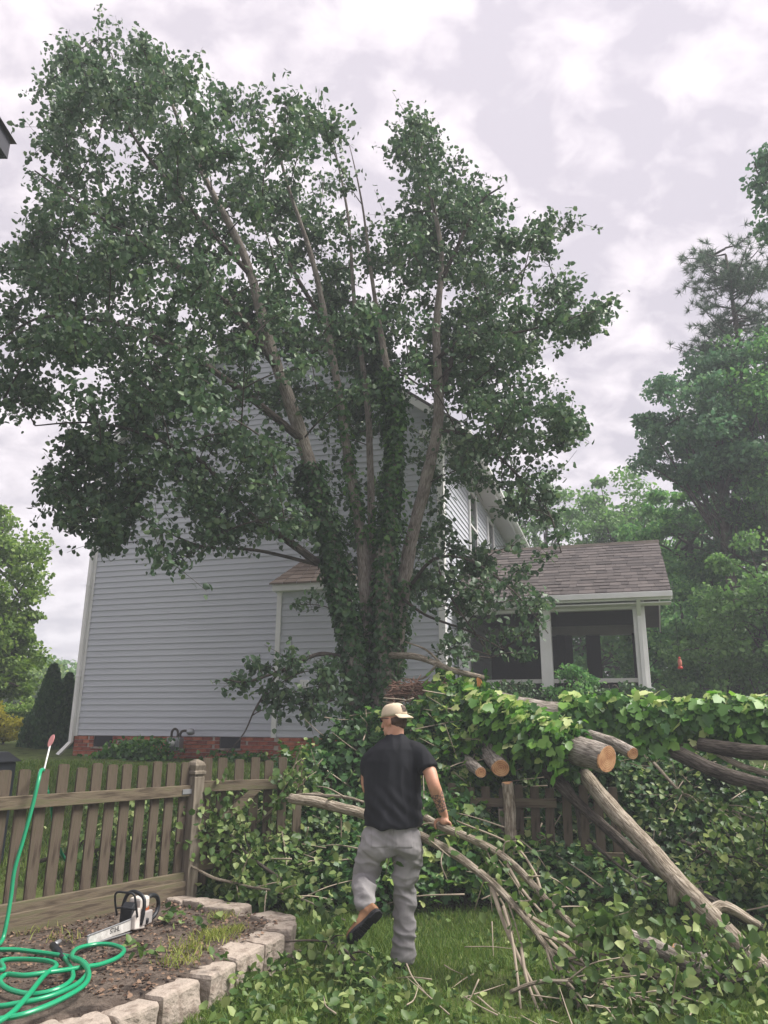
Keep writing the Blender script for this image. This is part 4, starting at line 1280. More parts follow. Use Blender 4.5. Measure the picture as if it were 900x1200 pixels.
# the branch the man drags
HB = [(340, 935, 6.75), (380, 943, 6.6), (425, 955, 6.45), (465, 968, 6.3), (500, 982, 6.12), (535, 1003, 5.95), (575, 1035, 5.75), (612, 1072, 5.55), (640, 1110, 5.4), (668, 1160, 5.25), (690, 1215, 5.1)]
branch('cut_branch', 'long pale branch dragged by the man, running across in front of him', HB, [.04, .042, .04, .038, .034, .03, .026, .022, .02, .016, .012], M['barkpale'],
       twigs=[([(575, 1035, 5.75), (590, 1080, 5.6), (612, 1130, 5.4), (650, 1200, 5.15)], [.018, .015, .012, .008]),
              ([(612, 1072, 5.55), (660, 1120, 5.4), (690, 1165, 5.25), (705, 1195, 5.15)], [.014, .012, .01, .006]),
              ([(610, 1105, 5.5), (618, 1150, 5.3), (640, 1205, 5.1)], [.012, .01, .007]), ([(640, 1110, 5.4), (680, 1130, 5.35), (740, 1142, 5.3), (790, 1140, 5.3)], [.012, .01, .008, .005]),
              ([(650, 1128, 5.35), (700, 1118, 5.35), (740, 1130, 5.3), (770, 1150, 5.25)], [.01, .008, .006, .004]),
              ([(380, 943, 6.6), (398, 950, 6.55), (400, 985, 6.5)], [.01, .008, .004]),
              ([(625, 1090, 5.48), (665, 1110, 5.35), (720, 1165, 5.15), (750, 1205, 5.0)], [.014, .012, .01, .006]), ([(600, 1062, 5.6), (640, 1085, 5.5), (700, 1120, 5.35), (735, 1165, 5.2), (745, 1200, 5.05)], [.014, .013, .011, .008, .005]),
              ([(590, 1062, 5.62), (600, 1100, 5.48), (607, 1150, 5.3), (612, 1200, 5.15)], [.012, .01, .008, .006]), ([(660, 1145, 5.28), (675, 1172, 5.2), (682, 1200, 5.12)], [.008, .007, .004]),
              ([(690, 1165, 5.2), (720, 1180, 5.1), (760, 1180, 5.1)], [.007, .006, .003]), ([(640, 1110, 5.4), (648, 1140, 5.32), (660, 1180, 5.2), (664, 1205, 5.1)], [.009, .008, .006, .004]),
              ([(560, 1022, 5.82), (590, 1060, 5.7), (604, 1105, 5.55)], [.01, .008, .005])], n_auto=10, leaf_n=150, leafmat_=D)
HB2 = [(500, 958, 6.35), (520, 969, 6.08), (560, 986, 5.95), (600, 1012, 5.8), (635, 1047, 5.65), (672, 1085, 5.5)]
branch('cut_branch', 'pale forked branch gripped in the man right hand', HB2, [.03, .03, .028, .026, .022, .014], M['barkpale'],
       twigs=[([(635, 1047, 5.65), (625, 1020, 5.8), (600, 990, 5.95), (535, 962, 6.2)], [.010, .010, .008, .006]), ([(590, 1004, 5.85), (610, 1040, 5.7), (640, 1075, 5.5)], [.012, .01, .006])], n_auto=9, leaf_n=120)
branch('cut_branch', 'thin bare branch rising behind the man left side', [(425, 940, 6.9), (395, 934, 7.0), (355, 933, 7.1), (335, 936, 7.1)], [.012, .014, .014, .01], M['barkpale'], n_auto=3)
branch('cut_branch', 'long thin bare twig lying over the leaves left of the man', [(205, 1005, 7.3), (250, 1028, 7.0), (300, 1040, 6.8), (350, 1052, 6.6), (405, 1078, 6.3)], [.010, .012, .010, .008, .005], M['barkpale'], n_auto=8, leaf_n=170, auto_len=.3)
branch('cut_branch', 'thin branch poking up from the leaf heap by the gate', [(300, 965, 7.6), (320, 945, 7.6), (335, 925, 7.6), (345, 905, 7.7)], [.012, .010, .008, .005], M['barkpale'], n_auto=6, leaf_n=160, auto_len=.35)
branch('cut_branch', 'small reddish twig on the grass below the raised boot', [(335, 1103, 5.9), (375, 1100, 5.85), (400, 1108, 5.75), (420, 1128, 5.6), (432, 1145, 5.5)], [.006, .007, .007, .008, .010], M['twig'], n_auto=6, leaf_n=130, auto_len=.22)
branch('cut_branch', 'leafy bare-stemmed branch arching over the grass at the bottom right', [(600, 1165, 5.2), (640, 1150, 5.2), (700, 1155, 5.15), (760, 1175, 5.05), (820, 1205, 4.95)], [.012, .012, .010, .008, .005], M['barkpale'], n_auto=12, leaf_n=160, auto_len=.35)
branch('cut_branch', 'leafy branch tip raised above the grass right of the man', [(640, 1125, 5.45), (665, 1100, 5.45), (690, 1092, 5.4), (715, 1098, 5.35)], [.010, .008, .006, .004], M['barkpale'], n_auto=6, leaf_n=150, auto_len=.2, lsize=.075)
branch('cut_branch', 'leafy branch filling the bottom right corner', [(760, 1190, 5.1), (810, 1165, 5.2), (860, 1150, 5.3), (920, 1140, 5.4)], [.012, .012, .010, .006], M['barkdark'], n_auto=16, leaf_n=380, auto_len=.45, spread=.09)
branch('cut_branch', 'dark thin branch hanging below the leaning limb', [(785, 1010, 7.0), (805, 1060, 6.7), (812, 1100, 6.5), (818, 1150, 6.2)], [.022, .018, .014, .008], M['barkdark'], n_auto=6, leaf_n=60)
branch('cut_branch', 'dark forked twig under the short fence section', [(690, 985, 7.6), (730, 1020, 7.4), (765, 1040, 7.2), (800, 1050, 7.1)], [.016, .014, .010, .006], M['barkdark'], n_auto=8, leaf_n=110)
branch('cut_branch', 'pale thin branch crossing the brush at the right edge', [(765, 895, 8.2), (800, 930, 8.0), (840, 945, 7.9), (900, 965, 7.7)], [.018, .016, .012, .008], M['barkpale'], n_auto=8, leaf_n=160)
branch('cut_branch', 'leafy branch on the brush right of the leaning limb', [(800, 985, 7.6), (840, 1000, 7.3), (880, 1005, 7.2), (930, 990, 7.2)], [.016, .014, .010, .006], M['barkdark'], n_auto=14, leaf_n=520, auto_len=.5, spread=.1)
branch('cut_branch', 'leafy branch heaped in front of the gate post', [(330, 1030, 7.0), (290, 1000, 7.2), (255, 960, 7.4), (235, 930, 7.6)], [.016, .014, .010, .006], M['barkdark'], n_auto=16, leaf_n=620, auto_len=.4, spread=.08)
branch('cut_branch', 'leafy branch lying behind the picket fence', [(40, 1010, 8.2), (90, 1000, 8.3), (150, 990, 8.4), (205, 985, 8.4)], [.02, .018, .014, .008], M['barkdark'], n_auto=22, leaf_n=900, auto_len=.55, spread=.12)

# a few things fallen over the ground: loose cut leaves
def gsample(n, poly, zoff=.02):
    poly = np.array(poly, float)
    lo, hi = poly.min(0), poly.max(0)
    x, y = rng.uniform(lo[0], hi[0], n * 3), rng.uniform(lo[1], hi[1], n * 3)
    ok = in_poly(x, y, poly); x, y = x[ok][:n], y[ok][:n]
    pts = np.array([Pz(a, b, 0.02) for a, b in zip(x, y)])
    pts[:, 2] = terr(pts[:, 0], pts[:, 1])
    return pts
def litter(n, poly, h, label, size=.062, flat_=1.2, mat=None):
    p = gsample(n, poly)
    cz = np.clip(.5 + .6 * snoise(p, 4.5), .02, 1)
    p = p[rng.random(len(p)) < np.clip(cz * 1.6, .15, 1)]   # lies in clumps, grass shows between
    cz = np.clip(.5 + .6 * snoise(p, 4.5), .02, 1)
    p[:, 2] += rng.random(len(p)) ** 1.5 * h * cz + .015
    leaves_obj('cut_leaves', p, size, mat or M['debris'], None, LEAF, droop=.1, up=flat_, label=label, cat='leaves')
litter(1100, [(330, 1085), (400, 1090), (470, 1130), (500, 1200), (230, 1240), (260, 1170), (320, 1130)], .16, 'cut leaves strewn over the grass below the stone edging')
litter(700, [(480, 1140), (600, 1120), (680, 1120), (760, 1170), (760, 1240), (470, 1240)], .1, 'cut leaves strewn at the bottom centre under the dragged branch')
litter(700, [(700, 1150), (800, 1110), (900, 1080), (960, 1100), (960, 1260), (700, 1260)], .3, 'cut leaves heaped in the bottom right corner')
litter(240, [(330, 1060), (450, 1060), (700, 1060), (700, 1110), (330, 1110)], .06, 'few cut leaves on the open grass round the man')
litter(600, [(330, 1030), (420, 1040), (560, 1040), (560, 1070), (350, 1080)], .10, 'cut leaves along the edge of the ivy behind the man')
litter(300, [(590, 1040), (700, 1040), (860, 1060), (860, 1110), (640, 1090)], .14, 'cut leaves under the leaning limb')
# leaves on the soil bed
p = np.array([Pz(a, b, BEDZ) for a, b in [(150, 1112), (160, 1118), (232, 1080), (240, 1088), (190, 1078), (200, 1072), (205, 1080), (215, 1076), (225, 1070), (175, 1120), (250, 1075), (210, 1085), (255, 1128), (262, 1124)]])
p = np.repeat(p, 4, 0) + rng.normal(0, .03, (len(p) * 4, 3)) * np.array([1, 1, .3]) + np.array([0, 0, .03])
leaves_obj('cut_leaves', p, .06, M['debris'], None, LEAF, droop=0, up=1.2, label='few cut leaves dropped on the soil bed and stones', cat='leaves')

tw = []
for poly, k, zl in (([(240, 1240), (330, 1090), (480, 1120), (640, 1100), (760, 1150), (960, 1090), (960, 1260)], 30, .12), ([(480, 1130), (600, 1090), (760, 1150), (760, 1220), (480, 1220)], 12, .15)):
    for c in gsample(k, poly):
        d = unit(rng.normal(size=3) * np.array([1, 1, .25])) * rng.uniform(.15, .5)
        c = c + np.array([0, 0, .03 + zl * rng.random()])
        tw.append(tube(catmull([c - d / 2, c + rng.normal(0, .012, 3), c + d / 2], 4), [.005, .004, .002], 5))
p_, n_r = sample_surface(TV, TF, 320, mound_w)
for c, nn_ in zip(p_, n_r):
    d = unit(rng.normal(size=3) * np.array([1, .6, .4]) + nn_ * .3) * rng.uniform(.25, .8)
    c = c + nn_ * .18
    tw.append(tube(catmull([c - d / 2, c + rng.normal(0, .025, 3), c + d / 2], 4), [.008, .006, .003], 5))
tube_obj('twig_litter', tw, M['twigpale'], kind='stuff', label='pale thin twigs strewn over the leaves and brush', cat='twigs')
# grass ---------------------------------------------------------------
def blades(name, pts, h, mat, label, lean=.5, width=.006):
    n = len(pts)
    d = rng.normal(0, lean, (n, 2)) * h
    hh = h * rng.uniform(.5, 1.3, n)
    sd_ = unit(np.stack([rng.normal(size=n), rng.normal(size=n), 0 * hh], -1)) * width
    tip = pts + np.stack([d[:, 0], d[:, 1], hh], -1)
    mid = pts + np.stack([d[:, 0] * .35, d[:, 1] * .35, hh * .6], -1)
    V = np.stack([pts - sd_, pts + sd_, mid + sd_ * .7, mid - sd_ * .7, tip], 1).reshape(-1, 3)
    b = (np.arange(n) * 5)[:, None]
    F4 = b + np.array([[0, 1, 2, 3]]); F3 = b + np.array([[3, 2, 4]])
    return link(name, np_mesh(name, V, [F4, F3], mat), kind='stuff', label=label, cat='grass')
n = 110000
gx_, gy_ = rng.uniform(-2.2, 3.4, n), rng.uniform(4.7, 8.4, n)
pr = 450 + gx_ / gy_ * 960
dens = np.clip(.65 + .5 * snoise(np.stack([gx_, gy_, 0 * gx_], -1), 2.2), .15, 1)
ok = (~in_poly(gx_, gy_, bedpoly)) & (rng.random(n) < dens) & (bump_h(gx_, gy_) < .25)
pts = np.stack([gx_[ok], gy_[ok], terr(gx_[ok], gy_[ok])], -1)
blades('lawn_grass', pts, .055, M['grass'], 'short green lawn grass round the man', .5, .0035)
n = 26000
gx_, gy_ = rng.uniform(-7, -.6, n), rng.uniform(8.0, 13, n)
pts = np.stack([gx_, gy_, terr(gx_, gy_)], -1)
blades('lawn_grass', pts, .08, M['grass'], 'green grass between the fence and the house', .5, .006)
# yellow-green tufts on the bed
pp = []
for a, b, sp2, k in ((222, 1113, .07, 120), (245, 1100, .08, 200), (258, 1094, .06, 130), (208, 1128, .06, 110), (258, 1076, .05, 90), (278, 1090, .05, 60), (35, 1090, .10, 40), (75, 1100, .08, 40)):
    c = Pz(a, b, BEDZ - .02)
    pp.append(c + rng.normal(0, 1, (k, 3)) * np.array([sp2, sp2, 0]))
pp = np.vstack(pp)
blades('weeds', pp, .05, M['drygrass'], 'yellow green weeds sprouting in the soil bed', .7, .003)
# weeds at the house wall
pp = []
for px in list(np.linspace(132, 195, 14)) + [262, 285, 292, 300]:
    lx, _ = hhit(px, 880, -.5)
    c = HX * lx + HY * (-.5 - .3 * random.random()) + np.array([HC[0], HC[1], 0])
    hgt = .38 if 140 < px < 200 else .16
    k = 90
    hgt *= random.uniform(.4, 1.1)
    g = c + rng.normal(0, 1, (k, 3)) * np.array([.16, .10, 0]) + np.stack([0 * rng.random(k), 0 * rng.random(k), rng.random(k) * hgt], -1)
    g[:, 2] += terr(g[:, 0], g[:, 1])
    pp.append(g)
leaves_obj('wall_weeds', np.vstack(pp), .08, M['ivy'], None, LEAF, droop=.2, up=.3, label='low green weeds growing along the brick base', cat='weeds')

# ================================================================== background trees
def crown_pts(center, rx, ry, rz, n, nb, br):
    """leaves clumped on many small lobes through an uneven ellipsoid"""
    u = unit(rng.normal(size=(nb, 3))) * (rng.random((nb, 1)) ** .4)
    u[:, 2] = np.where(u[:, 2] < -.6, -.6 + .2 * rng.random(nb), u[:, 2])
    c = u * np.array([rx, ry, rz])
    k = rng.integers(0, nb, n)
    g = unit(rng.normal(size=(n, 3))) * (rng.random((n, 1)) ** .45)
    bs = br * rng.uniform(.6, 1.4, nb)
    return center + c[k] + g * bs[k][:, None] * np.array([1, 1, .6]), center + c
def leafy_tree(name, label, px, py, d, rx, rz, n, nb, br, mat, lsize, group=None, bare=0, cat='tree', trunk_r=.18, flat_=.5):
    c = P(px, py, d)
    gzv = float(terr(c[0], c[1]))
    org = np.array([c[0], c[1], gzv])
    t = thing(name, label, cat, org, 0, group)
    ct = c - org
    lpts, lob = crown_pts(ct, rx, rx, rz, n, nb, br)
    lpts[:, 2] = np.maximum(lpts[:, 2], .1)
    top = ct + np.array([0, 0, rz * .6])
    tr_pts = catmull([(0, 0, -.2), (.1 * rng.normal(), .1, ct[2] * .5), ct, top], 6)
    V, F, U = tube(tr_pts, [trunk_r, trunk_r * .8, trunk_r * .45, .03], 9, True, .08)
    link('trunk', np_mesh('trunk', V, F, M['barkdark'], U, True), t)
    br_ = []
    for q in lob[:min(nb, 40)]:
        s0 = tr_pts[int(rng.uniform(.35, .85) * (len(tr_pts) - 1))]
        br_.append(tube(catmull([s0, (s0 + q) / 2 + np.array([0, 0, .15]), q], 4), [.05 * trunk_r / .18, .012], 5))
    tube_obj('limbs', br_, M['barkdark'], t)
    leaves_obj('crown', lpts, lsize, mat, t, LEAF, droop=.3, up=flat_)
    return t
def conifer(name, label, px, py_top, py_bot, d, rmax, n, mat, lsize, cat='conifer', group=None, power=.8):
    b = P(px, py_bot, d); tp = P(px, py_top, d)
    org = np.array([b[0], b[1], min(b[2], float(terr(b[0], b[1])))])
    H = tp[2] - org[2]
    t = thing(name, label, cat, org, 0, group)
    V, F, U = tube([(0, 0, -.1), (0, 0, H * .5), (0, 0, H * .95)], [.07, .05, .01], 7)
    link('trunk', np_mesh('trunk', V, F, M['barkdark'], U, True), t)
    h = rng.random(n) ** 1.2
    a = rng.uniform(0, 6.28, n)
    rr = rmax * np.clip((1 - h), .02, 1) ** power * np.clip(h * 8 + .75, 0, 1)
    rr *= (1 + .13 * snoise(np.stack([np.cos(a) * 2, np.sin(a) * 2, h * 9], -1), 1.5)) * rng.uniform(.6, 1.02, n)
    p = np.stack([np.cos(a) * rr, np.sin(a) * rr, h * H + .05], -1)
    ax = np.stack([np.cos(a) * .5, np.sin(a) * .5, np.ones(n) * 1.0], -1) + rng.normal(0, .3, (n, 3))
    nr = np.stack([np.cos(a), np.sin(a), .3 * np.ones(n)], -1) + rng.normal(0, .5, (n, 3))
    leaves_obj('crown', p, lsize, mat, t, LEAF, axis=ax, normal=nr)
    return t
G = 'trees beyond the porch'
leafy_tree('oak_tree', 'tall broad deciduous tree rising above the porch roof at the right', 838, 505, 19, 1.9, 2.3, 17000, 60, .5, M['wood3'], .12, G, trunk_r=.16)
leafy_tree('oak_tree', 'light green rounded tree just above the right end of the porch roof', 735, 640, 28, 2.4, 2.7, 18000, 90, .55, M['wood2'], .14, G)
leafy_tree('oak_tree', 'mid green tree between the porch corner and the pine', 810, 650, 22, 1.9, 2.3, 18000, 80, .5, M['wood1'], .12, G)
leafy_tree('oak_tree', 'green understory tree directly right of the porch post', 805, 775, 20, 1.8, 2.1, 15000, 80, .42, M['wood1'], .11, G, trunk_r=.1)
leafy_tree('oak_tree', 'bright leafed young tree at the right edge above the ivy trunk', 905, 715, 16, 1.2, 1.9, 9000, 60, .40, M['wood2'], .10, G, trunk_r=.08)
leafy_tree('oak_tree', 'shrubby green tree low at the right edge behind the ivy trunk', 868, 790, 18, 2.0, 1.9, 15000, 80, .45, M['wood2'], .10, G, trunk_r=.1)
leafy_tree('oak_tree', 'deep green tree filling the right edge under the pine', 908, 520, 18.5, 1.5, 3.6, 19000, 90, .5, M['wood1'], .11, G)
leafy_tree('oak_tree', 'pale sparse tree seen between the house eave and the porch ridge', 640, 605, 30, 1.9, 1.9, 3600, 44, .5, M['wood2'], .13, G, trunk_r=.10)
leafy_tree('oak_tree', 'dense green tree seen through the porch screens', 690, 760, 30, 4.2, 3.0, 9000, 50, .9, M['wood1'], .2, G)
leafy_tree('oak_tree', 'dark tree closing the gap behind the right porch post', 770, 720, 34, 3.6, 3.4, 9000, 50, .9, M['wood1'], .2, G)
leafy_tree('oak_tree', 'dark tree behind the woods at the right edge', 905, 720, 32, 3.6, 4.5, 9000, 50, 1.0, M['wood3'], .2, G)
# overhanging branch at right top
oo = P(1010, 230, 14); oo = np.array([oo[0], oo[1], float(terr(oo[0], oo[1]))])
ob = thing('oak_tree', 'tree whose leafy branch end hangs in at the upper right edge', 'tree', oo)
oz_ = P(1010, 230, 14)[2] - oo[2]
V, F, U = tube(catmull([(0, 0, -.2), (.1, 0, oz_ * .5), (0, 0, oz_ + .3), (.2, .1, oz_ + 2.5)], 6), [.2, .16, .11, .03], 9, True, .06)
link('trunk', np_mesh('trunk', V, F, M['barkdark'], U, True), ob)
q = catmull([(0, 0, oz_ - .8), P(960, 220, 14) - oo, P(915, 225, 14) - oo, P(890, 205, 14) - oo, P(884, 190, 14) - oo], 5)
tube_obj('limb', [tube(q, [.06, .03, .01], 6)], M['barkdark'], ob)
pp = np.vstack([P(a, b, 14) - oo + rng.normal(0, .13, (150, 3)) for a, b in ((895, 185), (890, 215), (905, 200), (900, 235), (915, 170), (898, 268), (925, 240))])
pp = np.vstack([pp, crown_pts(np.array([.5, 0, oz_ + 1.0]), 1.5, 1.5, 2.2, 6000, 40, .5)[0]])
leaves_obj('crown', pp, .12, M['wood3'], ob)
# pine: tiers of needle tufts
pc = P(918, 800, 19.5); pt_ = P(918, 285, 19.5)
po = np.array([pc[0], pc[1], float(terr(pc[0], pc[1]))])
pine = thing('pine_tree', 'tall dark pine with needle tufts at the right edge', 'tree', po, 0)
PH = pt_[2] - po[2]
V, F, U = tube(catmull([(0, 0, -.2), (.05, 0, PH * .5), (0, 0, PH * .97)], 8), [.2, .14, .03], 9, True, .05)
link('trunk', np_mesh('trunk', V, F, M['barkdark'], U, True), pine)
lm, tp_, ta_ = [], [], []
for k in range(130):
    h = rng.uniform(.30, .99); a = rng.uniform(0, 6.28)
    ln = (.8 + 1.9 * (1 - h)) * rng.uniform(.45, 1.25) + .3
    s0 = np.array([0, 0, PH * h]); d = np.array([math.cos(a), math.sin(a), .12])
    e1 = s0 + d * ln + np.array([0, 0, .15 * ln])
    qq = catmull([s0, s0 + d * ln * .5 - np.array([0, 0, .06]), e1], 5)
    lm.append(tube(qq, [.03, .008], 5))
    for tt in np.linspace(.3, 1, 12):
        c = qq[int(tt * (len(qq) - 1))] + rng.normal(0, .12, 3)
        m = 42
        dirs = unit(rng.normal(size=(m, 3)) + d * .5 + np.array([0, 0, .35]))
        tp_.append(np.repeat(c[None], m, 0)); ta_.append(dirs)
tube_obj('limbs', lm, M['barkdark'], pine)
tp_, ta_ = np.vstack(tp_), np.vstack(ta_)
leaves_obj('crown', tp_, .20, M['needle'], pine, TUFT, axis=ta_, normal=rng.normal(size=ta_.shape))
# left side
leafy_tree('maple_tree', 'bright green tree at the left edge beyond the house corner', -22, 690, 19, 1.5, 2.5, 15000, 70, .45, M['leftleaf'], .11)
leafy_tree('maple_tree', 'lower bushy green tree at the left edge under the taller one', -8, 775, 20, 1.1, 1.2, 9000, 60, .35, M['leftleaf'], .10)
leafy_tree('maple_tree', 'pale distant tree low between the left tree and the house', 72, 805, 48, 2.4, 1.7, 5000, 40, .7, M['wood2'], .25)
leafy_tree('maple_tree', 'distant green tree behind the clipped conifers', 20, 815, 40, 3.4, 1.6, 6000, 40, .8, M['leftleaf'], .22)
conifer('arborvitae', 'taller dark cone shaped evergreen beside the house corner', 50, 785, 890, 17.5, .55, 9000, M['arbor'], .10, 'evergreen', 'evergreens at the house corner')
conifer('arborvitae', 'shorter dark evergreen nearest the house corner', 70, 795, 890, 18.2, .48, 7000, M['arbor'], .10, 'evergreen', 'evergreens at the house corner')
leafy_tree('golden_shrub', 'round yellow shrub at the left edge above the fence', 4, 850, 19, .55, .5, 4500, 30, .2, M['yellowleaf'], .06, cat='shrub', trunk_r=.03)
leafy_tree('shrub', 'olive green shrub between the yellow shrub and the evergreens', 22, 836, 22, .7, .5, 4000, 30, .22, M['leftleaf'], .08, cat='shrub', trunk_r=.03)
# shrub in front of the porch
leafy_tree('shrub', 'small leafy shrub in front of the middle porch post', 668, 808, 12.6, .45, .36, 2000, 26, .18, M['wood1'], .06, cat='shrub', trunk_r=.02)
leafy_tree('shrub', 'dull green shrub under the porch rail', 715, 820, 12.6, .7, .24, 2200, 26, .16, M['pear'], .06, cat='shrub', trunk_r=.02)
leafy_tree('shrub', 'dark shrub under the left porch opening', 590, 814, 12.4, .7, .28, 2600, 26, .18, M['pear'], .06, cat='shrub', trunk_r=.02)
# far house gable
dh = P(88, 812, 70)
fh = thing('far_house', 'small white far gable beyond the evergreens', 'house', (dh[0], dh[1], float(terr(dh[0], dh[1]))))
z0 = dh[2] - fh.location.z
MB().prism([(-3, 0, 0), (3, 0, 0), (3, 0, z0), (0, 0, z0 + 1.6), (-3, 0, z0)], (0, 0, 0), (0, 6, 0)).obj('wall', M['white'], fh)
MB().prism([(-3.3, 0, z0 - .1), (0, 0, z0 + 1.66), (3.3, 0, z0 - .1), (3.3, 0, z0 + .1), (0, 0, z0 + 1.86), (-3.3, 0, z0 + .1)], (0, -.3, 0), (0, 6.2, 0)).obj('roof', M['shingle'], fh)
wn = MB().box(-.5, .5, -.05, -.01, z0 - .8, z0 + .5).obj('window', M['white'], fh)
MB().box(-.42, .42, -.07, -.055, z0 - .72, z0 + .42).obj('pane', M['glass'], wn)

# grill / bin at the left edge behind the fence
gb = P(2, 905, 8.3)
bn = thing('lidded_bin', 'black lidded bin at the left edge behind the fence', 'bin', (gb[0] - .22, gb[1], float(terr(gb[0], gb[1]))))
bh = P(2, 893, 8.3)[2] - bn.location.z
MB().prism([(-.25, -.25, 0), (.25, -.25, 0), (.25, .25, 0), (-.25, .25, 0)], (0, 0, .02), (0, 0, bh)).obj('body', flat('bin_blue_black', (.02, .024, .032), .5), bn, .02)
MB().poly([(-.29, -.29, bh), (.29, -.29, bh), (.29, .29, bh), (-.29, .29, bh), (-.18, -.18, bh + .10), (.18, -.18, bh + .10), (.18, .18, bh + .10), (-.18, .18, bh + .10)],
          [(3, 2, 1, 0), (4, 5, 6, 7), (0, 1, 5, 4), (1, 2, 6, 5), (2, 3, 7, 6), (3, 0, 4, 7)]).obj('lid', M['black'], bn, .01)
# garden stake with pink disc
k0 = P(46, 925, 6.12); k1 = P(60, 868, 6.12)
stk = thing('garden_stake', 'thin white stake with a pink oval top behind the fence', 'garden stake', (k0[0], k0[1], float(terr(k0[0], k0[1]))))
so = np.array(stk.location)
k00 = P(41, 945, 6.12)
tube_obj('rod', [tube(np.array([k00, k0, k1]) - so, .006, 6)], M['white'], stk)
pm2 = MB(); nv = 16
pk = k1 - so
ring = [(pk[0] + .018 * math.cos(a) + .012 * math.sin(a), pk[1] - .006, pk[2] + .045 * math.sin(a)) for a in [i / nv * 6.283 for i in range(nv)]]
pm2.prism(ring, (0, 0, 0), (0, .012, 0)).obj('oval_top', flat('pink_plastic', (.72, .32, .32), .4), stk)

# ================================================================== hose
hz = BEDZ + .012
def hz_pts(lst):
    return [Pz(a, b, hz + (c if c else 0)) for a, b, c in lst]
hose = thing('garden_hose', 'green garden hose looped over the fence and coiled on the soil bed', 'hose', Pz(60, 1130, BEDZ))
ho = np.array(hose.location)
fy = lambda px: None
top_pts = [P(55, 925, 6.10), P(52, 905, 6.02), P(48, 903, 5.93), P(45, 915, 5.84), P(38, 945, 5.80), P(27, 985, 5.76), P(17, 1020, 5.72), P(13, 1050, 5.70), P(8, 1080, 5.66), P(2, 1103, 5.60)]
loop = hz_pts([(-8, 1112, 0), (20, 1113, 0), (60, 1118, 0), (92, 1124, .015), (103, 1136, .02), (92, 1152, .02), (60, 1167, .02), (20, 1176, .01), (-10, 1178, 0), (-30, 1160, 0), (-12, 1140, .01), (4, 1136, .015),
               (2, 1126, .02), (25, 1124, .02), (55, 1126, .03), (66, 1132, .03), (52, 1143, .035), (30, 1170, .03), (10, 1190, .02), (-25, 1210, 0)])
h1 = catmull(np.array(top_pts + loop), 8)
loop2 = hz_pts([(-10, 1196, 0), (30, 1188, .02), (70, 1172, .025), (98, 1155, .03), (104, 1140, .035), (96, 1128, .035), (84, 1122, .03), (90, 1112, .01), (110, 1107, 0), (130, 1107, 0), (145, 1113, 0), (138, 1122, 0), (118, 1130, 0), (100, 1133, .012), (82, 1136, .02), (60, 1139, .03), (30, 1143, .03), (8, 1142, .02), (0, 1150, .01), (12, 1160, 0), (40, 1165, 0), (70, 1158, .012), (85, 1146, .01), (82, 1132, 0), (75, 1122, .0)])
h2 = catmull(np.array(loop2), 8)
tube_obj('hose_tube', [tube(h1 - ho, .0135, 9), tube(h2 - ho, .0135, 9)], M['hose'], hose)
tube_obj('back_loop', [tube(catmull([P(55, 925, 6.10), P(60, 945, 6.15), P(64, 975, 6.2), P(72, 1000, 6.3), P(86, 1020, 6.5)], 6) - ho, .0125, 9)], M['hose'], hose)
c0 = Pz(75, 1123, hz) - ho; c1 = Pz(62, 1108, hz + .015) - ho
tube_obj('coupling', [tube([c0, (c0 * .55 + c1 * .45), (c0 * .5 + c1 * .5), c1], [.016, .017, .024, .022], 10)], M['black'], hose)
c2 = Pz(70, 1103, hz + .02) - ho
tube_obj('brass_end', [tube([c1, c2], .014, 8)], M['metal'], hose)

# ================================================================== chainsaw
sb0 = Pz(153, 1088, BEDZ); sb1 = Pz(93, 1111, BEDZ)
sv = sb1 - sb0
saw = thing('chainsaw', 'white and orange chainsaw with a black handle resting on the soil bed', 'chainsaw', (sb0[0], sb0[1], BEDZ - .01), math.atan2(sv[1], sv[0]))
saw.scale = (.92, .92, .98)
orange = flat('saw_orange', (.33, .085, .03), .4)
swhite = pmat('saw_white', (.52, .47, .43), (.68, .64, .60), 10, .45, .05)
sgrey = flat('saw_grey', (.33, .31, .30), .5)
# local: x along bar, y left, z up ; camera looks at the +y flank
bar = MB(); bl = np.linalg.norm(sv) / .92
prof = [(.06, .018), (bl - .03, .028)] + [(bl - .035 + .026 * math.sin(a), .054 - .026 * math.cos(a)) for a in np.linspace(.2, 2.9, 8)] + [(bl - .03, .080), (.06, .086)]
CS = 1 if (HX @ np.array([0, 0, 1])) else 1
side = -1 if (math.sin(saw.rotation_euler.z + math.pi / 2)) > 0 else 1      # local +y or -y faces the camera
yb0 = side * .048
bar.prism([(x, yb0, z) for x, z in prof], (0, 0, 0), (0, side * .006, 0)).obj('guide_bar', pmat('bar_white', (.42, .41, .39), (.62, .61, .59), 18, .4, .1), saw)
ch = []
for x, z in [(.06, .006)] + prof[1:] + [(.06, .112)]:
    zz = .054 + (z - .054) * 1.09
    ch.append((x, yb0 + side * .003, zz))
tube_obj('chain', [tube(catmull(ch, 3), .006, 5)], M['metal'], saw)
txt = bpy.data.curves.new('bar_lettering', 'FONT'); txt.body = 'STIHL'; txt.size = .045; txt.extrude = .0006; txt.align_x = 'CENTER'; txt.align_y = 'CENTER'
to = bpy.data.objects.new('bar_lettering', txt); COL.objects.link(to)
bpy.context.view_layer.update()
tme = bpy.data.meshes.new_from_object(to.evaluated_get(bpy.context.evaluated_depsgraph_get()))
bpy.data.objects.remove(to)
tme.materials.clear(); tme.materials.append(M['black'])
lt = link('bar_lettering', tme, saw)
lt.location = (bl * .47, yb0 + side * .0075, .058)
lt.rotation_euler = (R(90), 0, R(180) if side > 0 else 0)
eng = MB().box(-.17, .07, -.045, .045, .02, .14).obj('engine_housing', orange, saw, .015)
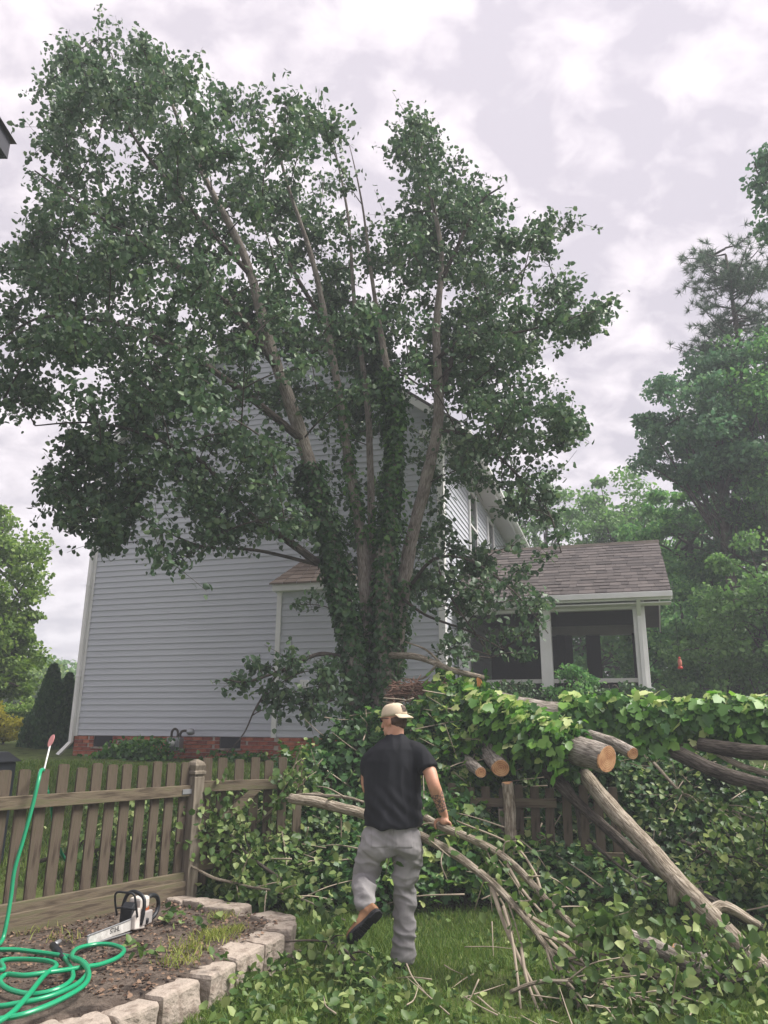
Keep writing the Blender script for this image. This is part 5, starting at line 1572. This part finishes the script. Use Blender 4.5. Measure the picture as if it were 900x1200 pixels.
MB().prism([(-.06, 0, .005), (.075, 0, .02), (.08, 0, .10), (.03, 0, .155), (-.05, 0, .12)], (0, side * .046, 0), (0, side * .085, 0)).obj('clutch_cover', swhite, saw, .008)
MB().prism([(-.16, -.05, .12), (-.02, -.055, .12), (-.02, .055, .12), (-.16, .05, .12)], (0, 0, 0), (.0, 0, .085)).obj('filter_cover', swhite, saw, .02)
MB().box(-.17, -.06, side * .046, side * .075, .02, .11).obj('side_cover', sgrey, saw, .008)
MB().box(-.10, -.03, side * .02, side * .05, .15, .20).obj('orange_cover', flat('bright_orange', (.62, .17, .05), .4), saw, .01)
hoop = catmull([(.0, .085, .04), (.0, .10, .12), (-.01, .085, .21), (-.015, .0, .245), (-.02, -.07, .22), (-.02, -.10, .12), (-.02, -.085, .03)], 6)
tube_obj('front_handle', [tube(hoop, .014, 9)], M['black'], saw)
rear = catmull([(-.16, 0, .16), (-.24, 0, .185), (-.33, 0, .16), (-.36, 0, .09), (-.31, 0, .035), (-.22, 0, .022), (-.15, 0, .03)], 6)
tube_obj('rear_handle', [tube(rear, .016, 9)], M['black'], saw)
tube_obj('hand_guard', [tube(catmull([(.06, -.09, .10), (.10, -.09, .20), (.115, -.075, .255), (.118, 0, .262), (.115, .075, .255), (.10, .09, .20), (.06, .09, .10)], 5), .008, 7),
                        tube(catmull([(.08, -.09, .15), (.095, 0, .16), (.08, .09, .15)], 5), .007, 6)], M['black'], saw)
MB().prism([(.02, 0, .03), (.085, 0, .04), (.085, 0, .15), (.03, 0, .19)], (0, -.05, 0), (0, .05, 0)).obj('muffler', M['black'], saw, .008)
MB().box(-.055, .0, side * .0865, side * .092, .03, .10).obj('cover_label', sgrey, saw, .002)
tube_obj('bumper_spike', [tube(catmull([(.075, side * .04, .03), (.10, side * .04, .05), (.09, side * .04, .085)], 4), .008, 6)], M['metal'], saw)
tube_obj('fuel_cap', [tube([(-.08, side * .075, .05), (-.08, side * .09, .05)], .02, 12)], M['black'], saw)

# ================================================================== person
def loft(rings, seg=20):
    """rings: (centre, xdir, ydir, rx, ry); closed at both ends"""
    V, F = [], []
    th = np.linspace(0, 2 * math.pi, seg, endpoint=False)
    for c, xd, yd, rx, ry in rings:
        V.append(np.asarray(c) + np.outer(np.cos(th) * rx, xd) + np.outer(np.sin(th) * ry, yd))
    n = len(rings)
    V = np.vstack(V)
    for i in range(n - 1):
        for j in range(seg):
            F.append((i * seg + j, i * seg + (j + 1) % seg, (i + 1) * seg + (j + 1) % seg, (i + 1) * seg + j))
    b = len(V)
    V = np.vstack([V, np.asarray(rings[0][0])[None], np.asarray(rings[-1][0])[None]])
    for j in range(seg):
        F.append((b, (j + 1) % seg, j)); F.append((b + 1, (n - 1) * seg + j, (n - 1) * seg + (j + 1) % seg))
    return V, F
def limb(pts, rad, seg=16, n=6, flatn=1.0, updir=None, ends=True):
    c = catmull(pts, n)
    r = np.interp(np.linspace(0, 1, len(c)), np.linspace(0, 1, len(rad)), rad)
    tg = unit(np.gradient(c, axis=0))
    ref = np.array(updir if updir is not None else (0, -1, 0), float)
    rings = []
    if ends:
        for k in (.0, .5, .85):
            a = math.acos(1 - k) if k else 0.02
            pass
    x0 = unit(np.cross(tg[0], ref)); y0 = np.cross(x0, tg[0])
    pre = [(c[0] - tg[0] * r[0] * q, x0, y0, r[0] * math.sqrt(max(1e-3, 1 - q * q)), r[0] * flatn * math.sqrt(max(1e-3, 1 - q * q))) for q in (.98, .8, .45)]
    for i in range(len(c)):
        x = unit(np.cross(tg[i], ref)); y = np.cross(x, tg[i])
        rings.append((c[i], x, y, r[i], r[i] * flatn))
    post = [(c[-1] + tg[-1] * r[-1] * q, x, y, r[-1] * math.sqrt(max(1e-3, 1 - q * q)), r[-1] * flatn * math.sqrt(max(1e-3, 1 - q * q))) for q in (.45, .8, .98)]
    return loft(pre + rings + post if ends else rings, seg)
def ell(c, rx, ry, rz, xd=(1, 0, 0), yd=(0, 1, 0), zd=(0, 0, 1), nseg=18, nr=12):
    rings = []
    for a in np.linspace(-math.pi / 2 + .08, math.pi / 2 - .08, nr):
        rings.append((np.asarray(c) + np.asarray(zd) * rz * math.sin(a), np.asarray(xd, float), np.asarray(yd, float), rx * math.cos(a), ry * math.cos(a)))
    return loft(rings, nseg)
def fuse(name, parts, voxel, smooth, mat):
    mb = MB()
    for V, F in parts:
        mb.add(V, F)
    me = mb.mesh('tmp', None)
    o = bpy.data.objects.new('tmp', me); COL.objects.link(o)
    m = o.modifiers.new('r', 'REMESH'); m.mode = 'VOXEL'; m.voxel_size = voxel; m.use_smooth_shade = True
    if smooth:
        s = o.modifiers.new('s', 'SMOOTH'); s.iterations = smooth; s.factor = .5
    bpy.context.view_layer.update()
    res = bpy.data.meshes.new_from_object(o.evaluated_get(bpy.context.evaluated_depsgraph_get()))
    bpy.data.objects.remove(o)
    res.name = name
    res.materials.clear()
    res.materials.append(mat)
    return res
def displace(me, fn):
    n = len(me.vertices)
    co = np.empty(n * 3, np.float32); me.vertices.foreach_get('co', co); co = co.reshape(-1, 3)
    nr = np.empty(n * 3, np.float32); me.vertices.foreach_get('normal', nr); nr = nr.reshape(-1, 3)
    co = co + nr * fn(co, nr)[:, None]
    me.vertices.foreach_set('co', co.astype(np.float32).ravel()); me.update()

PD = 6.1
foot = P(474, 1128, PD)
PO = np.array([foot[0], foot[1], float(terr(foot[0], foot[1]))])
man = thing('person', 'man in black shirt, grey trousers and backwards tan cap dragging a branch', 'person', PO)
def J(px, py, dd=0):
    return P(px, py, PD + dd) - PO
shL, shR = J(437, 884, .02), J(491, 880, 0)
neck0, neck1 = J(463, 870, .02), J(464, 858, .03)
headc = J(462, 845, .05)
chest, waist, hip = J(460, 903, .02), J(460, 942, 0), J(459, 975, 0)
elR, wrR = J(508, 919, -.14), J(521, 957, -.02)
hpL, hpR = J(440, 985, 0), J(478, 986, 0)
knR, anR = J(475, 1042, .04), J(473, 1111, -.02)
knL, anL = J(427, 1030, .05), J(428, 1060, -.28)
px1 = np.array([1, 0, 0.]); py1 = np.array([0, 1, 0.])
SK = pmat('skin', (.46, .235, .155), (.56, .31, .215), 14, .5, .06, 60, dist=.003)
def tattoo():
    m, t, b = nodes('tattooed_skin')
    n = t.nodes.new
    tcn = n('ShaderNodeTexCoord')
    vz = n('ShaderNodeTexVoronoi'); vz.inputs['Scale'].default_value = 38; vz.feature = 'DISTANCE_TO_EDGE'
    nz = n('ShaderNodeTexNoise'); nz.inputs['Scale'].default_value = 22
    mxv = n('ShaderNodeVectorMath'); mxv.operation = 'MULTIPLY_ADD'; mxv.inputs[1].default_value = (.05, .05, .05)
    t.links.new(nz.outputs['Color'], mxv.inputs[0]); t.links.new(tcn.outputs['Object'], mxv.inputs[2]); t.links.new(tcn.outputs['Object'], nz.inputs['Vector'])
    t.links.new(mxv.outputs[0], vz.inputs['Vector'])
    c = ramp(t, [(.06, (.11, .085, .085)), (.16, (.49, .26, .18))], vz.outputs['Distance'])
    t.links.new(c, b.inputs['Base Color']); b.inputs['Roughness'].default_value = .5
    return m
# branch under the hand
hb = catmull([P(*q) for q in HB2], 7)
bi = 7
bc = hb[bi] - PO; bax = unit(hb[bi + 1] - hb[bi - 1]); brr = .031
upv = unit(np.array([0, 0, 1.0]) - bax * bax[2]); fav = np.cross(bax, upv); fav = fav if fav[1] > 0 else -fav
def grip(s, th, r):
    return bc + bax * s + (upv * math.cos(th) + fav * math.sin(th)) * r
body = []
body.append(loft([(neck0 + (0, 0, -.12), px1, py1, .17, .10), (neck0 + (0, 0, -.05), px1, py1, .12, .085), (neck0, px1, py1, .075, .07), ((neck0 + neck1) / 2, px1, py1, .062, .066), (neck1, px1, py1, .062, .068), (neck1 + (0, 0, .05), px1, py1, .058, .065)]))
body.append(loft([(hip + (0, 0, -.08), px1, py1, .10, .09), (hip, px1, py1, .155, .105), (waist, px1, py1, .145, .095), (chest, px1, py1, .165, .105), (neck0 + (0, 0, -.06), px1, py1, .12, .08)]))
hf = unit(np.array([-.80, .60, -.10])); hr = unit(np.cross(hf, np.array([0, 0, 1.0]))); hu = np.cross(hr, hf)
def Hd(f, r, u):
    return headc + hf * f + hr * r + hu * u
body.append(ell(Hd(0, 0, .02), .076, .097, .105, hr, hf, hu))
body.append(ell(Hd(.035, 0, -.06), .056, .06, .062, hr, hf, hu))
body.append(ell(Hd(.07, 0, -.085), .034, .028, .026, hr, hf, hu))
body.append(limb([Hd(.088, 0, .02), Hd(.104, 0, -.005), Hd(.112, 0, -.028)], [.009, .012, .016], 10))
body.append(ell(Hd(.10, 0, -.060), .022, .012, .007, hr, hf, hu))
body.append(ell(Hd(.088, 0, .035), .06, .016, .012, hr, hf, hu))
for s in (-1, 1):
    body.append(ell(Hd(-.008, s * .080, -.008), .012, .021, .033, unit(hr + hf * -.35 * s), hf, hu, 12, 8))
    body.append(ell(Hd(.088, s * .03, .018), .012, .010, .008, hr, hf, hu, 10, 8))
body.append(limb([shR + (-.03, 0, 0), (shR + elR) / 2 + (.012, 0, 0), elR, (elR * .7 + wrR * .3), wrR], [.062, .052, .046, .047, .029], 16))
elL, wrL = J(431, 922, .10), J(455, 955, .27)
body.append(limb([shL + (.03, 0, 0), (shL + elL) / 2 + (-.015, 0, 0), elL, (elL * .7 + wrL * .3), wrL], [.06, .052, .046, .045, .03], 16))
# right hand on the branch
palm = grip(0, -.1, brr + .018)
body.append(limb([wrR, (wrR + palm) / 2, palm], [.029, .032, .036], 14, flatn=.75))
for k, (s, lg) in enumerate(((-.034, .9), (-.011, 1.0), (.012, .95), (.034, .8))):
    body.append(limb([grip(s * .9, -.05, brr + .016), grip(s, .55, brr + .013), grip(s, 1.25 * lg, brr + .009), grip(s, 2.2 * lg, brr + .008), grip(s, 2.9 * lg, brr + .007)], [.011, .0105, .0095, .0085, .007], 10, 4))
body.append(limb([grip(-.03, -.35, brr + .018), grip(-.055, -.9, brr + .014), grip(-.05, -1.7, brr + .010), grip(-.045, -2.3, brr + .008)], [.014, .012, .0105, .008], 10, 4))
# left hand on the dragged branch
b2 = catmull([P(*q) for q in HB], 7); bi2 = int(np.argmin(np.linalg.norm(b2 - (wrL + PO), axis=1)))
c2_ = b2[bi2] - PO; ax2 = unit(b2[bi2 + 1] - b2[bi2 - 1]); up2 = unit(np.array([0, 0, 1.0]) - ax2 * ax2[2]); fa2 = np.cross(ax2, up2); fa2 = fa2 if fa2[1] > 0 else -fa2
g2 = lambda s, th, r: c2_ + ax2 * s + (up2 * math.cos(th) + fa2 * math.sin(th)) * r
body.append(limb([wrL, g2(0, -.2, .058)], [.03, .036], 14, flatn=.8))
for s in (-.034, -.011, .012, .034):
    body.append(limb([g2(s, -.1, .056), g2(s, .6, .053), g2(s, 1.3, .05), g2(s, 2.3, .049)], [.011, .0105, .0095, .008], 10, 4))
body.append(limb([g2(.03, -.3, .056), g2(.055, -.9, .053), g2(.05, -1.6, .05)], [.014, .012, .009], 10, 4))
# legs inside the trousers
body.append(limb([hpR, (hpR + knR) / 2, knR, (knR * .6 + anR * .4), anR], [.08, .07, .05, .045, .03], 14))
body.append(limb([hpL, (hpL + knL) / 2, knL, (knL * .6 + anL * .4), knL * .2 + anL * .8], [.08, .07, .05, .045, .03], 14))
bme = fuse('body', body, .0055, 4, SK)
bme.materials.append(tattoo())
cc = np.array([p.center[:] for p in bme.polygons])
seg_d = wrR - elR
tpar = ((cc - elR) @ seg_d) / (seg_d @ seg_d)
dd_ = np.linalg.norm(cc - (elR + np.clip(tpar, 0, 1)[:, None] * seg_d), axis=1)
mi = ((tpar > .22) & (tpar < .78) & (dd_ < .07)).astype(np.int32)
bme.polygons.foreach_set('material_index', mi)
link('body', bme, man)
# shirt
SH = pmat('black_cotton', (.010, .011, .014), (.019, .020, .025), 5, .85, .25, 300, dist=.001, spec=.2)
sl_ = []
tw_ = .0
hem = J(460, 968, 0)
sl_.append(loft([(hem + (0, 0, -.004), px1, py1, .215, .158), (hem + (0, 0, .02), px1, py1, .217, .160), (hem + (0, 0, .09), px1, py1, .212, .152), (waist + (0, 0, .03), px1, py1, .208, .146), ((waist + chest) / 2, px1, py1, .212, .146), (chest, px1, py1, .218, .147),
                 (chest + (0, 0, .07), px1, py1, .215, .140), (J(463, 878, .02), px1, py1, .185, .122), (J(463, 871, .02), px1, py1, .14, .102), (J(463, 865, .025), px1, py1, .092, .082), (J(463, 861, .025), px1, py1, .068, .070)], 28))
slR = shR * .42 + elR * .58
sl_.append(limb([shR + (-.09, 0, .02), shR + (-.025, 0, -.005), (shR + slR) / 2 + (.004, 0, 0), slR + (.006, 0, 0)], [.060, .074, .078, .076], 18, ends=False))
slL = shL * .4 + elL * .6
sl_.append(limb([shL + (.09, 0, .02), shL + (.025, 0, -.005), (shL + slL) / 2 + (-.004, 0, 0), slL], [.060, .074, .078, .074], 18, ends=False))
sme = fuse('shirt', sl_, .007, 6, SH)
hz_ = hip[2]
def shirt_fold(co, nr):
    zz = co[:, 2]; x = co[:, 0]
    low = np.clip((chest[2] - zz) / .4, 0, 1)
    f = np.sin((x - hip[0]) * 34 + zz * 12 + snoise(co, 5) * 2.0) * .006 * low
    d1 = (x - hip[0]) * .75 + (zz - hem[2]) * 1.0       # drag folds toward the right hip
    f += np.sin(d1 * 60 + snoise(co, 4) * 2.5) * .005 * np.clip(1 - np.abs(zz - (hem[2] + .12)) / .22, 0, 1)
    f += snoise(co, 8) * .006 - np.abs(snoise(co * np.array([1.3, 1, .8]) + 3, 11)) * .009 + .004
    return f * 1.25
displace(sme, shirt_fold)
link('shirt', sme, man)
# trousers
TRm = pmat('grey_trousers', (.22, .212, .215), (.30, .29, .292), 4, .85, .2, 260, dist=.001, spec=.2)
pt2 = []
pt2.append(loft([(hip + (0, 0, -.16), px1, py1, .12, .10), (hip + (0, 0, -.10), px1, py1, .20, .130), (hip + (0, 0, -.03), px1, py1, .205, .132), (hip + (0, 0, .03), px1, py1, .19, .122), (hip + (0, 0, .06), px1, py1, .185, .118)], 26))
pt2.append(ell(hpL + (.01, -.045, -.02), .108, .10, .12)); pt2.append(ell(hpR + (-.01, -.045, -.02), .108, .10, .12))
pt2.append(limb([hpR + (-.005, 0, 0), hpR * .55 + knR * .45, knR, knR * .5 + anR * .5, anR + (0, 0, .03), anR + (0, 0, -.05)], [.118, .106, .084, .078, .078, .082], 20))
cuffL = knL * .12 + anL * .88
pt2.append(limb([hpL + (.005, 0, 0), hpL * .55 + knL * .45, knL, knL * .5 + anL * .5, cuffL], [.118, .108, .088, .078, .070], 20))
pme = fuse('trousers', pt2, .006, 4, TRm)
def trouser_fold(co, nr):
    zz = co[:, 2]
    sq = co * np.array([1, 1, 1.9])
    dg = co[:, [0, 1, 2]] @ np.array([[1, 0, .6], [0, 1, 0], [-.5, 0, 1.6]])
    f = snoise(sq, 6) * .004 - np.abs(snoise(dg, 9)) * .013 - np.abs(snoise(dg[:, [2, 1, 0]] * .8 + 4, 14)) * .009 + .010
    for c_, wdt, amp in ((knR + (0, 0, -.05), .12, .014), (knL, .10, .018), (anR + (0, 0, .07), .11, .018), (hip + (0, 0, -.21), .05, .012)):
        g = np.exp(-((zz - c_[2]) / wdt) ** 2)
        f += g * amp * (.5 - np.abs(snoise(dg * np.array([.6, .6, 1.5]) + c_[2] * 7, 15)))
    # seat seam and rear pockets, raised a little
    back = nr[:, 1] < -.25
    f -= .008 * np.exp(-((co[:, 0] - hip[0]) / .012) ** 2) * back * (zz > hip[2] - .16)
    for s in (-1, 1):
        u = np.abs(co[:, 0] - hip[0] - s * .088) - .062; v = np.abs(zz - hip[2] + .02) - .07
        inside = np.maximum(u, v)
        f += np.clip(-inside * 2, 0, .006) * back
    return f
displace(pme, trouser_fold)
tro = link('trousers', pme, man)
for s in (-1, 0, 1):
    bmb = MB(); zc = hip[2] + .03
    bmb.box(hip[0] + s * .10 - .007, hip[0] + s * .10 + .007, hip[1] - .130 + abs(s) * .02, hip[1] - .115 + abs(s) * .02, zc - .03, zc + .02).obj('belt_loop', TRm, tro, .002)
# boots
BT = pmat('tan_boot', (.17, .085, .045), (.30, .16, .085), 9, .75, .3, 60, dist=.004)
SOLE = pmat('black_sole', (.008, .008, .010), (.02, .02, .022), 20, .7, .6, 60, dist=.006)
def boot(an, toe_dir, sole_n, name_l):
    """an ankle point; toe_dir unit toward toe; sole_n unit out of the sole"""
    td, sn_ = unit(np.asarray(toe_dir, float)), unit(np.asarray(sole_n, float))
    td = unit(td - sn_ * (td @ sn_)); sd_ = np.cross(td, sn_)
    def q(f, r, u):
        return an + td * f + sd_ * r - sn_ * u
    parts = [limb([q(-.01, 0, .05), q(-.01, 0, .01), q(-.015, 0, -.03)], [.045, .046, .047], 16, updir=td),
             loft([(q(-.085, 0, -.045), sd_, -sn_, .02, .02), (q(-.075, 0, -.04), sd_, -sn_, .036, .04), (q(-.03, 0, -.03), sd_, -sn_, .042, .05), (q(.04, 0, -.035), sd_, -sn_, .042, .048), (q(.10, 0, -.052), sd_, -sn_, .046, .034), (q(.15, 0, -.058), sd_, -sn_, .046, .028), (q(.185, 0, -.062), sd_, -sn_, .034, .022), (q(.197, 0, -.064), sd_, -sn_, .015, .01)], 18)]
    bm_ = fuse('boot', parts, .007, 3, BT)
    o = link('boot', bm_, man)
    out_ = [(-.088, .012), (-.078, .032), (-.045, .041), (.0, .038), (.05, .040), (.10, .050), (.15, .050), (.185, .036), (.203, .014)]
    ring = [q(f, r, -.072) for f, r in out_] + [q(f, -r, -.072) for f, r in reversed(out_)]
    sm = MB().prism([x for x in ring], (0, 0, 0), sn_ * .024)
    so_ = sm.obj('sole', SOLE, o, .006)
    hl = [(-.09, .02), (-.07, .036), (-.01, .040), (-.005, -.040), (-.07, -.036), (-.09, -.02)]
    MB().prism([q(f, r, -.096) for f, r in hl], (0, 0, 0), sn_ * .012).obj('heel', SOLE, o, .004)
    tre = MB()
    for k in range(6):
        f0 = .035 + k * .025
        wv = .036 - .003 * max(0, k - 3)
        tre.prism([q(f0, wv, -.0965), q(f0 + .014, wv, -.0965), q(f0 + .014, -wv, -.0965), q(f0, -wv, -.0965)], (0, 0, 0), sn_ * .006)
    tre.obj('tread', SOLE, o)
    return o
boot(anR + (0, 0, .0), (0.12, 1, -.02), (0, 0, -1), 'r')
heelL = P(432, 1062, PD - .33) - PO; toeL = P(405, 1098, PD - .36) - PO
tdL = unit(toeL - heelL)
snL = unit(np.array([.42, -.78, -.46]))
boot(P(428, 1068, PD - .27) - PO, tdL, snL, 'l')
# cap worn backwards
CAPM = pmat('tan_cap_cloth', (.52, .42, .30), (.62, .52, .39), 12, .85, .2, 200, dist=.001)
cm = MB()
rings = []
nseg = 28
for k, a in enumerate(np.linspace(0, math.pi / 2 - .06, 10)):
    rings.append((Hd(-.004, 0, .035) + hu * .098 * math.sin(a) ** .9, hr, hf, .088 * math.cos(a) ** .62, .108 * math.cos(a) ** .62))
V, F = loft(rings, nseg)
cm.add(V, F)
cap = cm.obj('cap', CAPM, man, smooth=True)
bv, bf = [], []
nb_ = 13
for k in range(nb_):
    a = -1.15 + 2.3 * k / (nb_ - 1)
    i0 = Hd(-.102 * math.cos(a * .75), .084 * math.sin(a) * 1.0, .044)
    ext_ = .062 * (math.cos(a) ** .5 if math.cos(a) > 0 else 0)
    droop_ = -.030 - .018 * math.sin(a) ** 2
    o1 = Hd(-.102 * math.cos(a * .75) - ext_, .084 * math.sin(a) * 1.04, .044 + droop_ * (ext_ / .062))
    bv += [i0, o1, i0 - hu * .005, o1 - hu * .005]
for k in range(nb_ - 1):
    b = k * 4
    bf += [(b, b + 1, b + 5, b + 4), (b + 2, b + 6, b + 7, b + 3), (b + 1, b + 3, b + 7, b + 5), (b, b + 4, b + 6, b + 2)]
bf += [(0, 2, 3, 1), ((nb_ - 1) * 4, (nb_ - 1) * 4 + 1, (nb_ - 1) * 4 + 3, (nb_ - 1) * 4 + 2)]
MB().poly(bv, bf).obj('brim', CAPM, cap, smooth=False)
tube_obj('button', [tube([Hd(-.004, 0, .128), Hd(-.004, 0, .137)], [.012, .006], 10)], CAPM, cap)
# dark patch with pale marks over the brim
patch = MB()
pv, pf = [], []
gxn, gyn = 7, 6
for j in range(gyn):
    for i in range(gxn):
        az_ = (-.30 + .60 * i / (gxn - 1))
        el_ = .22 + .62 * j / (gyn - 1)
        ca = math.cos(el_) ** .62
        pv.append(Hd(-.004 - .111 * ca * math.cos(az_), .091 * ca * math.sin(az_) * 1.0, .035 + .100 * math.sin(el_) ** .9))
for j in range(gyn - 1):
    for i in range(gxn - 1):
        pf.append((j * gxn + i, j * gxn + i + 1, (j + 1) * gxn + i + 1, (j + 1) * gxn + i))
pmt = pmat('dark_patch', (.05, .035, .03), (.22, .17, .13), 60, .8, .3, 90, lo=.5, hi=.62)
patch.poly(pv, pf).obj('patch', pmt, cap)
# hair under the cap and sunglasses
HAIR = pmat('brown_hair', (.05, .028, .018), (.10, .06, .04), 60, .7, .4, 120, dist=.003)
hm = fuse('hair', [ell(Hd(-.03, 0, .0), .080, .075, .052, hr, hf, hu), ell(Hd(-.042, 0, -.035), .066, .052, .038, hr, hf, hu)], .006, 3, HAIR)
displace(hm, lambda co, nr: snoise(co, 70) * .0015)
link('hair', hm, man)
gl = MB()
for s in (-1, 1):
    gl.prism([Hd(.100, s * .008, .033), Hd(.092, s * .058, .035), Hd(.092, s * .055, .000), Hd(.102, s * .015, .002)], (0, 0, 0), hf * .004)
gl.obj('sunglasses', M['black'], man)
tube_obj('glasses_arm', [tube([Hd(.09, s * .062, .028), Hd(.03, s * .082, .022), Hd(-.015, s * .086, .015)], .003, 6) for s in (-1, 1)], M['black'], man)

# ================================================================== haze volume added over the yard: lifts dark tones like lens veil
hzm = bpy.data.materials.new('veil_haze'); hzm.use_nodes = True
ht = hzm.node_tree; ht.nodes.clear()
ho_ = ht.nodes.new('ShaderNodeOutputMaterial'); hv = ht.nodes.new('ShaderNodeVolumePrincipled')
hv.inputs['Color'].default_value = (.86, .92, 1.0, 1); hv.inputs['Density'].default_value = HAZE
ht.links.new(hv.outputs[0], ho_.inputs['Volume'])
MB().box(-112, 112, -32, 152, -1.6, 19).obj('haze', hzm, None, kind='stuff', label='thin pale haze added over the yard to lift dark tones', cat='haze')
